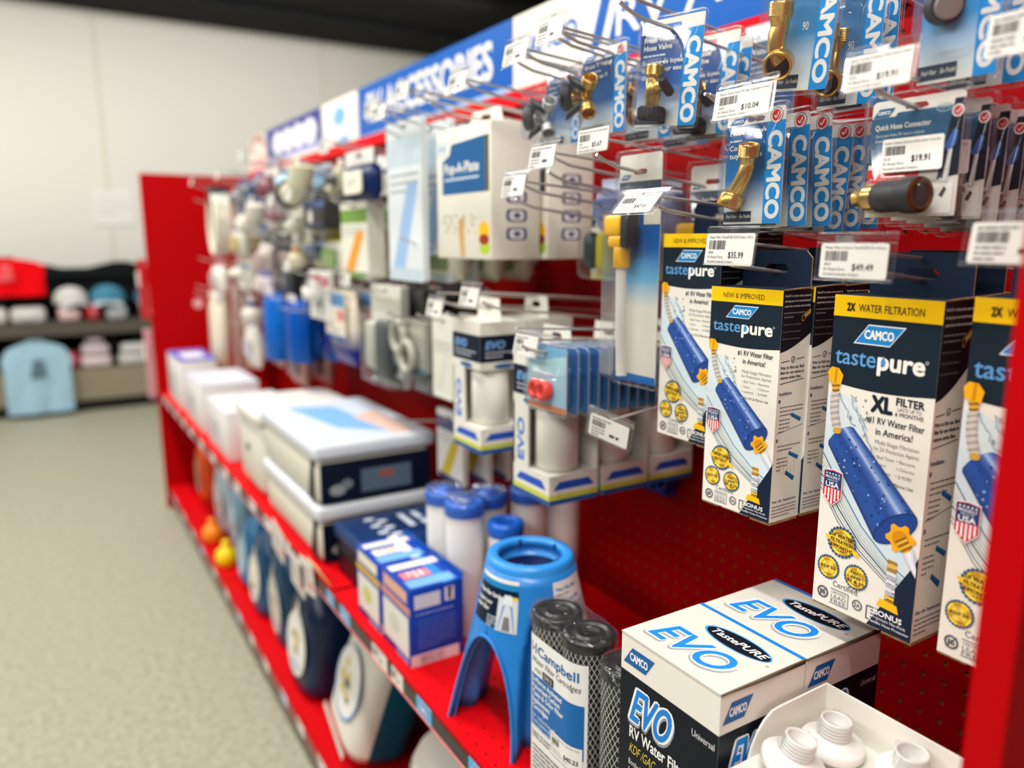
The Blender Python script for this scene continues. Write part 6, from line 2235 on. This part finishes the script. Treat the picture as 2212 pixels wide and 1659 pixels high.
def jug(label, loc, w, d, h, body, cap, lab_c, blob, rotz=WALLROT, lean=0.0, drop=True, group=None):
    loc = (loc[0], loc[1], loc[2] + d * math.sin(max(0.0, -lean)))
    t = thing('chemical_jug', label, 'jug', loc, rotz, group, rx=lean)
    m = MB()
    lp = []
    for z, kx in ((0, .9), (.006, .98), (h * .1, 1.0), (h * .55, 1.0), (h * .68, .9), (h * .78, .55), (h * .84, .26), (h * .9, .24)):
        lp.append([(w / 2 * kx * math.copysign(abs(math.cos(a)) ** .55, math.cos(a)), d / 2 + d / 2 * min(1, kx * 1.0) * math.copysign(abs(math.sin(a)) ** .55, math.sin(a)), z) for a in (2 * PI * i / 28 for i in range(28))])
    m.loft(lp, 'plastic', body)
    m.build('jug_body', t)
    m = MB()
    m.tube([(w * .06, d / 2, h * .84), (w * .30, d / 2, h * .86), (w * .44, d / 2, h * .78), (w * .47, d / 2, h * .62)], .011, 'plastic', body, n=10)
    m.build('jug_handle', t)
    m = MB()
    r = w * .17
    m.lathe([(r, h * .88), (r * 1.06, h * .885), (r * 1.06, h * .965), (r * .9, h)], 'plastic', cap, n=22, c=(0, d / 2))
    m.build('screw_cap', t)
    m = MB()
    F = Frame((-w / 2, -.001, 0), (1, 0, 0), (0, 0, 1))
    if drop:
        pts = [(w * .5, h * .66)] + [(w * (.5 + .36 * math.sin(a)), h * (.30 - .22 * math.cos(a))) for a in (PI * (1 - i / 9) - PI * .12 for i in range(0, 17))]
        pts = [(w * .5, h * .68), (w * .58, h * .58)] + [(w * (.5 + .38 * math.cos(a)), h * (.32 + .24 * math.sin(a))) for a in (PI * .30 - PI * 1.6 * i / 18 for i in range(19))] + [(w * .42, h * .58)]
    else:
        pts = rrect(w * .12, h * .08, w * .88, h * .6, .02, 4)
    m.gpoly(F, pts, lab_c, 1, 'gloss')
    rg = random.Random(int(loc[1] * 99))
    for k in range(5):
        m.gell(F, w * (.46 + rg.uniform(-.1, .1)), h * (.30 + rg.uniform(-.09, .09)), w * .08, h * .035, blob if k % 2 else (150, 140, 110), 2, n=10, key='gloss')
    m.gell(F, w * .5, h * .16, w * .22, h * .02, (150, 170, 220), 2, key='gloss')
    m.build('front_label', t)
    return t


GOLD = (214, 182, 70)
jug('navy jug with a white drop label and gold print on the base deck', (-.425, 1.80, DECK + TOL), .20, .16, .335, (12, 36, 74), (60, 70, 80), (230, 228, 222), GOLD, lean=-.10)
jug('teal blue jug with a long white label left of the navy drop label jug', (-.40, 2.06, DECK + TOL), .16, .15, .35, (16, 70, 110), (214, 212, 204), (206, 206, 196), (190, 190, 170), lean=.0)
jug('slate jug behind the teal blue one on the base deck', (-.21, 1.90, DECK + TOL), .20, .15, .36, (20, 44, 74), (96, 110, 120), (120, 136, 150), (110, 120, 130))
jug('white drop label jug on the deck left of the long label jug', (-.412, 2.28, DECK + TOL), .17, .14, .30, (24, 80, 124), (200, 204, 208), (230, 226, 214), (220, 206, 160), lean=-.08)
jug('grey blue jug standing behind the white drop label jug', (-.25, 2.30, DECK + TOL), .22, .16, .36, (120, 140, 156), (206, 206, 206), (186, 196, 202), (160, 170, 176))
jug('sky blue jug with a yellow cap lying nearer on the deck', (-.405, 2.49, DECK + TOL), .16, .14, .27, (30, 120, 176), (250, 206, 10), (160, 196, 220), (120, 160, 190), lean=-.12)
jug('pale blue jug standing by the far red end panel', (-.36, 3.04, DECK + TOL), .22, .16, .36, (176, 196, 210), (196, 150, 60), (196, 208, 216), (200, 190, 150))
jug('teal jug behind the pale blue jug on the deck', (-.215, 2.74, DECK + TOL), .22, .16, .38, (14, 96, 136), (30, 60, 80), (150, 180, 200), (120, 150, 180))
jug('orange jug farthest along the base deck', (-.36, 3.48, DECK + TOL), .16, .13, .32, (236, 84, 20), (200, 60, 20), (206, 150, 120), (196, 120, 90))
for lab, y, x, w, h, c in (('dark navy jug at the back of the deck behind the white emblem bag', 1.48, -.17, .20, .36, (10, 30, 58)), ('black jug at the back of the deck left of the dark navy one', 1.70, -.18, .17, .34, (16, 22, 30)), ('deep teal jug in the back row of the deck behind the long label jug', 2.11, -.18, .12, .33, (8, 60, 84)),
                           ('dark slate jug in the back row behind the white drop label jug', 2.52, -.20, .20, .33, (34, 52, 70)), ('navy jug in the back row left of the dark slate jug', 3.16, -.17, .22, .36, (12, 40, 80)), ('charcoal jug in the back row beside the orange jug', 3.42, -.19, .18, .34, (30, 34, 40)),
                           ('ice blue jug between the pale blue jug and the yellow cap', 2.78, -.36, .15, .32, (130, 170, 196))):
    jug(lab, (x, y, DECK + TOL), w, .13, h, c, (150, 150, 150), tuple(min(255, v + 60) for v in c), (150, 150, 150))
for lab, y, c in (('yellow ball shaped cap on the deck front', 2.68, (250, 214, 10)), ('orange ball shaped cap left of the yellow one on the deck', 2.93, (246, 140, 20))):
    t = thing('ball_cap', lab, 'cap', (-.408, y, DECK + TOL), 0)
    m = MB()
    m.lathe([(.022, 0), (.034, .012), (.038, .034), (.032, .056), (.016, .068), (.012, .076)], 'plastic', c, n=22)
    m.build('cap_body', t)
    m = MB()
    m.lathe([(.013, .0755), (.014, .078), (.014, .09), (.01, .092)], 'plastic', c, n=16)
    m.build('cap_tip', t)

# large leaning white bag with a teal side, and the domed pack at the near end
t = thing('powder_bag', 'large white bag with an oval gold emblem and teal sides leaning on the deck', 'bag', (-.425, 1.50, DECK + TOL + .055), WALLROT - .12, None, rx=-.28, ry=.10)
m = MB()
w, d, h = .23, .15, .31
lp = []
for z, kx, ky in ((0, .86, .8), (.02, .97, .96), (h * .3, 1.0, 1.0), (h * .7, .96, .9), (h * .92, .93, .4), (h, .93, .08)):
    lp.append([(w / 2 * kx * math.copysign(abs(math.cos(a)) ** .45, math.cos(a)), d / 2 + d / 2 * ky * math.copysign(abs(math.sin(a)) ** .6, math.sin(a)), z) for a in (2 * PI * i / 32 for i in range(32))])
pts = [p for q in lp for p in q]
fs, cs = [], []
for i in range(len(lp) - 1):
    for j in range(32):
        f = (i * 32 + j, i * 32 + (j + 1) % 32, (i + 1) * 32 + (j + 1) % 32, (i + 1) * 32 + j)
        a = 2 * PI * (j + .5) / 32
        m.add([pts[q] for q in f], [(0, 1, 2, 3)], 'gloss', (224, 218, 206) if math.sin(a) < -.25 else (12, 92, 118), True)
m.add(lp[-1], [tuple(range(32))], 'gloss', (224, 218, 206))
m.build('bag_body', t)
m = MB()
F = Frame((-w / 2, -.0015, 0), (1, 0, 0), (0, 0, 1))
m.gell(F, w * .52, h * .42, w * .36, h * .25, (110, 150, 206), 1, key='gloss')
m.gell(F, w * .52, h * .43, w * .34, h * .235, (232, 230, 226), 2, key='gloss')
rg = random.Random(9)
for k in range(9):
    m.gell(F, w * (.5 + rg.uniform(-.14, .14)), h * (.43 + rg.uniform(-.12, .12)), w * .06, h * .03, GOLD if k % 3 else (110, 104, 90), 3, n=10, key='gloss')
m.gell(F, w * .45, h * .80, w * .06, h * .03, (130, 136, 150), 2, key='gloss')
m.grect(F, w * .1, 0.004, w * .9, h * .06, (206, 204, 198), 1, 'gloss')
m.build('emblem', t)
t = thing('domed_pack', 'round topped white pack with gold and navy print nearest on the deck', 'package', (-.315, 1.06, DECK + TOL), WALLROT)
m = MB()
m.lathe([(.10, 0), (.11, .01), (.11, .21), (.106, .225), (.095, .242), (.066, .256), (.03, .262), (.01, .263)], 'gloss', (14, 40, 70), n=36)
m.build('pack_body', t)
m = MB()
m.lathe([(.108, .22), (.0965, .2435), (.067, .2575), (.031, .2635), (.01, .2645)], 'gloss', (226, 220, 208), n=36, cap0=False)
U = Frame((0, 0, .2647), (1, 0, 0), (0, 1, 0))
rg = random.Random(12)
for k in range(10):
    m.gell(U, rg.uniform(-.03, .03), rg.uniform(-.03, .03), .010, .008, (196, 160, 70) if k % 2 else (60, 70, 80), 2, n=9, key='gloss')
m.build('printed_top', t)

# ------------------------------------------------------------------ labels in the shelf rails


def rail_label(label, y, z, w, c, group=None, logo=False, h=.028):
    t = thing('rail_label', label, 'shelf label', (LIPX - .0024, y, z), WALLROT, group)
    m = MB()
    F = Frame((-w / 2, 0, -h / 2), (1, 0, 0), (0, 0, 1))
    m.plate(F, rrect(0, 0, w, h, .002, 2), [], .0005, 'card', c)
    if logo:
        logo_par(m, F, w * .5, h * .5, w * .8, h * .8, 2, fill=(30, 130, 206), key='gloss')
    else:
        m.barcode(F, w * .06, h * .35, w * .3, h * .4, (110, 108, 106), 1, n=12)
        m.fine(F, w * .06, h * .8, w * .8, 1, 0, h * .1, (140, 138, 136), 1)
        m.fine(F, w * .5, h * .3, w * .3, 1, 0, h * .22, (80, 78, 78), 1)
    m.build('paper', t)


ZR, ZD = SHELF - .017, DECK - .015
BL = (96, 176, 226)
rail_label('blue logo label in the shelf rail under the open tray end', .792, ZR, .045, BL, logo=True)
rail_label('blue logo label in the shelf rail below the blue stand', .955, ZR, .052, BL, logo=True)
rail_label('white price label in the shelf rail right of the blue carton', 1.055, ZR, .046, (228, 222, 210))
rail_label('wide white price label in the shelf rail below the blue carton', 1.13, ZR, .066, (228, 224, 214))
rail_label('blue logo label in the shelf rail below the striped carton', 1.30, ZR, .055, BL, logo=True)
rail_label('blue logo label in the shelf rail left of the striped carton', 1.385, ZR, .045, BL, logo=True)
for i, y in enumerate((1.56, 1.70, 1.86, 2.02, 2.2, 2.36, 2.55, 2.75, 2.95, 3.12, 3.3, 3.48, 3.62)):
    rail_label('small white price label in the far half of the main shelf rail', y, ZR, .07, (240, 236, 232), 'price labels along the far half of the main shelf rail')
for i, y in enumerate((1.16, 1.36, 1.50, 1.66, 1.8, 1.98, 2.14, 2.3, 2.48, 2.68, 2.9, 3.1, 3.32, 3.55)):
    rail_label('pale price label in the base deck rail', y, ZD, .06, (216, 216, 240) if i % 3 == 1 else (242, 234, 228), 'price labels along the base deck rail')
t = thing('shelf_flag', 'small cream price card standing on the shelf lip left of the striped carton', 'price card', (-.446, 1.44, SHELF + TOL), WALLROT, None, rx=.5)
m = MB()
m.plate(Frame((-.045, 0, 0), (1, 0, 0), (0, 0, 1)), rrect(0, 0, .09, .045, .003, 2), [], .001, 'card', (238, 226, 160))
m.build('card', t)
for lab, y, z, r_ in (('crumpled white price card hanging over the lip before the totes', 1.60, -.075, .1), ('pink and white price card hanging left of the crumpled one', 1.52, -.05, -.15), ('white price card hanging farthest left over the shelf lip', 1.76, -.05, .2)):
    t = thing('shelf_flag', lab, 'price card', (-.4565, y, SHELF + z - .01), WALLROT, None, ry=r_)
    m = MB()
    F = Frame((-.05, 0, 0), (1, 0, 0), (0, 0, 1))
    m.plate(F, rrect(0, 0, .10, .075, .004, 2), [], .001, 'card', (222, 216, 208))
    m.fine(F, .01, .05, .07, 4, .012, .006, (150, 120, 120), 1)
    m.grect(F, .06, .01, .09, .03, (206, 140, 136), 1)
    m.build('card', t)
# ------------------------------------------------------------------ clothing fixture at the back wall
FX0, FX1, FY, FD = -1.75, 0.9, 6.28, .5
t = thing('clothes_fixture', 'low black and wood clothing fixture against the cream back wall', 'shelving unit', (0, 0, 0), 0)
m = MB()
m.box(FX0, FY + .12, .0, FX1, FY + FD, .06, 'plastic', (18, 18, 18))
m.box(FX0, FY, .03, FX1, FY + .03, .085, 'plastic', (18, 18, 18))
m.build('plinth', t)
for z, c in ((.085, (150, 140, 118)), (.56, (92, 86, 76))):
    m = MB()
    m.box(FX0, FY, z, FX1, FY + FD, z + (.22 if z < .1 else .09), 'carton', c)
    m.build('shelf_board', t)
m = MB()
m.box(FX0, FY + FD - .03, .305, FX1, FY + FD, 1.02, 'matte', (16, 18, 20))
m.build('back_board', t)
for x, xw, zt in ((FX0, .03, 1.02), (-.452, .02, .56), (FX1 - .03, .03, 1.02)):
    m = MB()
    m.box(x, FY + .05, .0, x + xw, FY + FD, zt, 'matte', (16, 17, 18))
    m.build('upright', t)


def shirt(label, loc, w, h, col, rz=0.0, lean=0.0, prt=None):
    t = thing('hanging_shirt', label, 'shirt', loc, rz, None, rx=lean)
    m = MB()
    rails = []
    n = 14
    for sgn in (-1, 1):
        for zq in range(9):
            z = -h * zq / 8
            row = []
            for i in range(n + 1):
                u = -1 + 2 * i / n
                wid = w / 2 * (1.0 if zq > 2 else (1.04 if zq else .86))
                zz = z - (abs(u) ** 2 * h * .10 if zq < 3 else 0)
                row.append((u * wid, sgn * (.018 + .012 * math.sin(u * 7 + zq * .4) * (zq / 8)) * (1 - .7 * abs(u) ** 3) + .0, zz))
            rails.append(row)
    a, b = rails[:9], rails[9:]
    m.loft(a, 'cloth', col, False, False, True, closed=False)
    m.loft(b, 'cloth', col, False, False, True, closed=False)
    m.build('shirt_body', t)
    m = MB()
    m.tube([(w * .12 * math.cos(q), .0 + .02 * math.sin(q), .004) for q in (2 * PI * i / 18 for i in range(18))], .008, 'cloth', tuple(int(v * .85) for v in col), n=6, closed=True)
    m.build('collar', t)
    if prt:
        m = MB()
        F = Frame((0, -.036, -h * .38), (1, 0, 0), (0, 0, 1))
        m.gpoly(F, [(-.05, -.06), (.05, -.05), (.04, .06), (-.02, .07)], prt, 1, 'cloth')
        m.build('chest_print', t)
    return t


shirt('bright red shirt draped at the upper shelf, far left of the photo', (-1.06, FY + .10, 1.10), .46, .26, (236, 6, 20), prt=(236, 90, 96))
shirt('pale blue shirt hanging down from the lower shelf', (-.93, FY - .06, .535), .40, .50, (166, 202, 222), lean=-.04, prt=(96, 120, 130))


def folded(label, loc, w, d, h, col, group, cat='folded clothing', name='folded_shirt'):
    t = thing(name, label, cat, loc, 0, group)
    m = MB()
    m.rbox(-w / 2, 0, 0, w / 2, d, h, min(h * .45, .03), 'cloth', col, n=3)
    m.build('folded_cloth', t)
    m = MB()
    m.rbox(-w * .2, -.006, h * .3, w * .2, .01, h * .8, .004, 'card', tuple(min(255, int(v * .6 + 90)) for v in col))
    m.build('hang_label', t)
    return t


def cap(label, loc, r, col, brim, rz=0.0):
    t = thing('baseball_cap', label, 'cap', loc, rz)
    m = MB()
    m.lathe([(r, 0), (r * 1.0, r * .3), (r * .88, r * .65), (r * .6, r * .92), (r * .2, r * 1.05), (.004, r * 1.06)], 'cloth', col, n=24)
    m.build('crown', t)
    m = MB()
    lp = [[(r * .9 * math.sin(a), -r * .8 * math.cos(a) - ext, z + .012 - .1 * ext * abs(math.sin(a)) * 4) for a in (-1.1 + 2.2 * i / 12 for i in range(13))] for ext, z in ((0, 0), (r * .4, -.002), (r * .8, -.008))]
    m.loft(lp, 'cloth', brim, False, False, True, closed=False)
    m.build('brim', t)
    return t


ST = .6515
cap('white and grey cap on the upper back shelf', (-.68, FY + .16, ST + .127), .11, (206, 204, 200), (190, 190, 190), .2)
cap('teal cap on the upper back shelf beside the grey one', (-.44, FY + .15, ST + .127), .118, (70, 130, 156), (200, 206, 210), -.1)
cap('dark teal cap at the right end of the upper back shelf', (-.16, FY + .15, ST + .127), .105, (60, 110, 130), (196, 196, 200), 0)
rowc = [(-1.42, (190, 188, 182), 'grey folded shirt first from the left on the upper back shelf'), (-1.18, (206, 204, 196), 'cream folded shirt second from the left on the upper back shelf'), (-.95, (200, 200, 196), 'pale folded shirt below the red shirt'), (-.70, (226, 190, 190), 'pink and white folded shirt under the grey cap'), (-.55, (190, 30, 44), 'dark red folded shirt between two caps'),
        (-.40, (200, 206, 214), 'pale blue folded shirt under the teal cap'), (-.16, (196, 190, 200), 'lilac grey folded shirt at the right end of the upper back shelf')]
for x, c, lab in rowc:
    folded(lab, (x, FY + .02, ST), .135 if x > -.9 and x != -.55 else (.21 if x != -.55 else .10), .24, .105, c, 'folded shirts on the upper back shelf')
t = thing('black_jacket', 'black garment lying along the back of the upper shelf', 'jacket', (-.45, FY + .372, ST), 0)
m = MB()
lp = []
for i in range(15):
    x = -.62 + 1.24 * i / 14
    hh = .40 + .035 * math.sin(i * .9) - .05 * abs(i - 6) / 8
    lp.append([(x, .085 * math.cos(a), hh / 2 + hh / 2 * math.sin(a)) for a in (2 * PI * k / 16 for k in range(16))])
m.loft(lp, 'cloth', (16, 20, 22))
m.build('jacket_body', t)
m = MB()
m.tube([(-.5, -.09, .3), (-.2, -.10, .32), (.2, -.10, .3), (.5, -.085, .27)], .014, 'cloth', (24, 28, 30), n=8)
m.build('jacket_sleeve', t)
LT = .3065
for i, (x, z, w, h, c, lab) in enumerate(((-.56, 0, .20, .09, (216, 196, 198), 'pink folded shirt lowest in the pile on the lower back shelf'), (-.56, .091, .18, .08, (206, 188, 190), 'pink folded shirt midway in the pile on the lower back shelf'), (-.56, .172, .12, .05, (170, 150, 156), 'mauve folded shirt topmost in the pile on the lower back shelf'),
                                        (-.32, 0, .19, .09, (196, 196, 190), 'grey white folded shirt low at the right of the lower back shelf'), (-.31, .091, .17, .07, (206, 206, 204), 'white folded shirt atop the grey white one on the lower back shelf'), (-.715, 0, .09, .12, (190, 60, 80), 'crimson folded shirt beside the pale blue hanging shirt'), (-1.35, 0, .30, .12, (90, 110, 130), 'slate folded shirt at the left of the lower back shelf'))):
    folded(lab, (x, FY + .02, LT + z), w, .24, h, c, 'folded shirts on the lower back shelf')
t = thing('wall_notice', 'pale paper notice on the cream back wall left of the red end panel', 'notice', (-.30, 6.99, 1.47), 0)
m = MB()
F = Frame((-.14, 0, -.13), (1, 0, 0), (0, 0, 1))
m.plate(F, [(0, 0), (.28, 0), (.28, .26), (0, .26)], [], .004, 'card', (240, 238, 234))
m.fine(F, .03, .2, .22, 4, .04, .016, (214, 212, 206), 1)
m.build('notice_sheet', t)

if _tobj.name in COL.objects:
    COL.objects.unlink(_tobj)
bpy.data.objects.remove(_tobj)
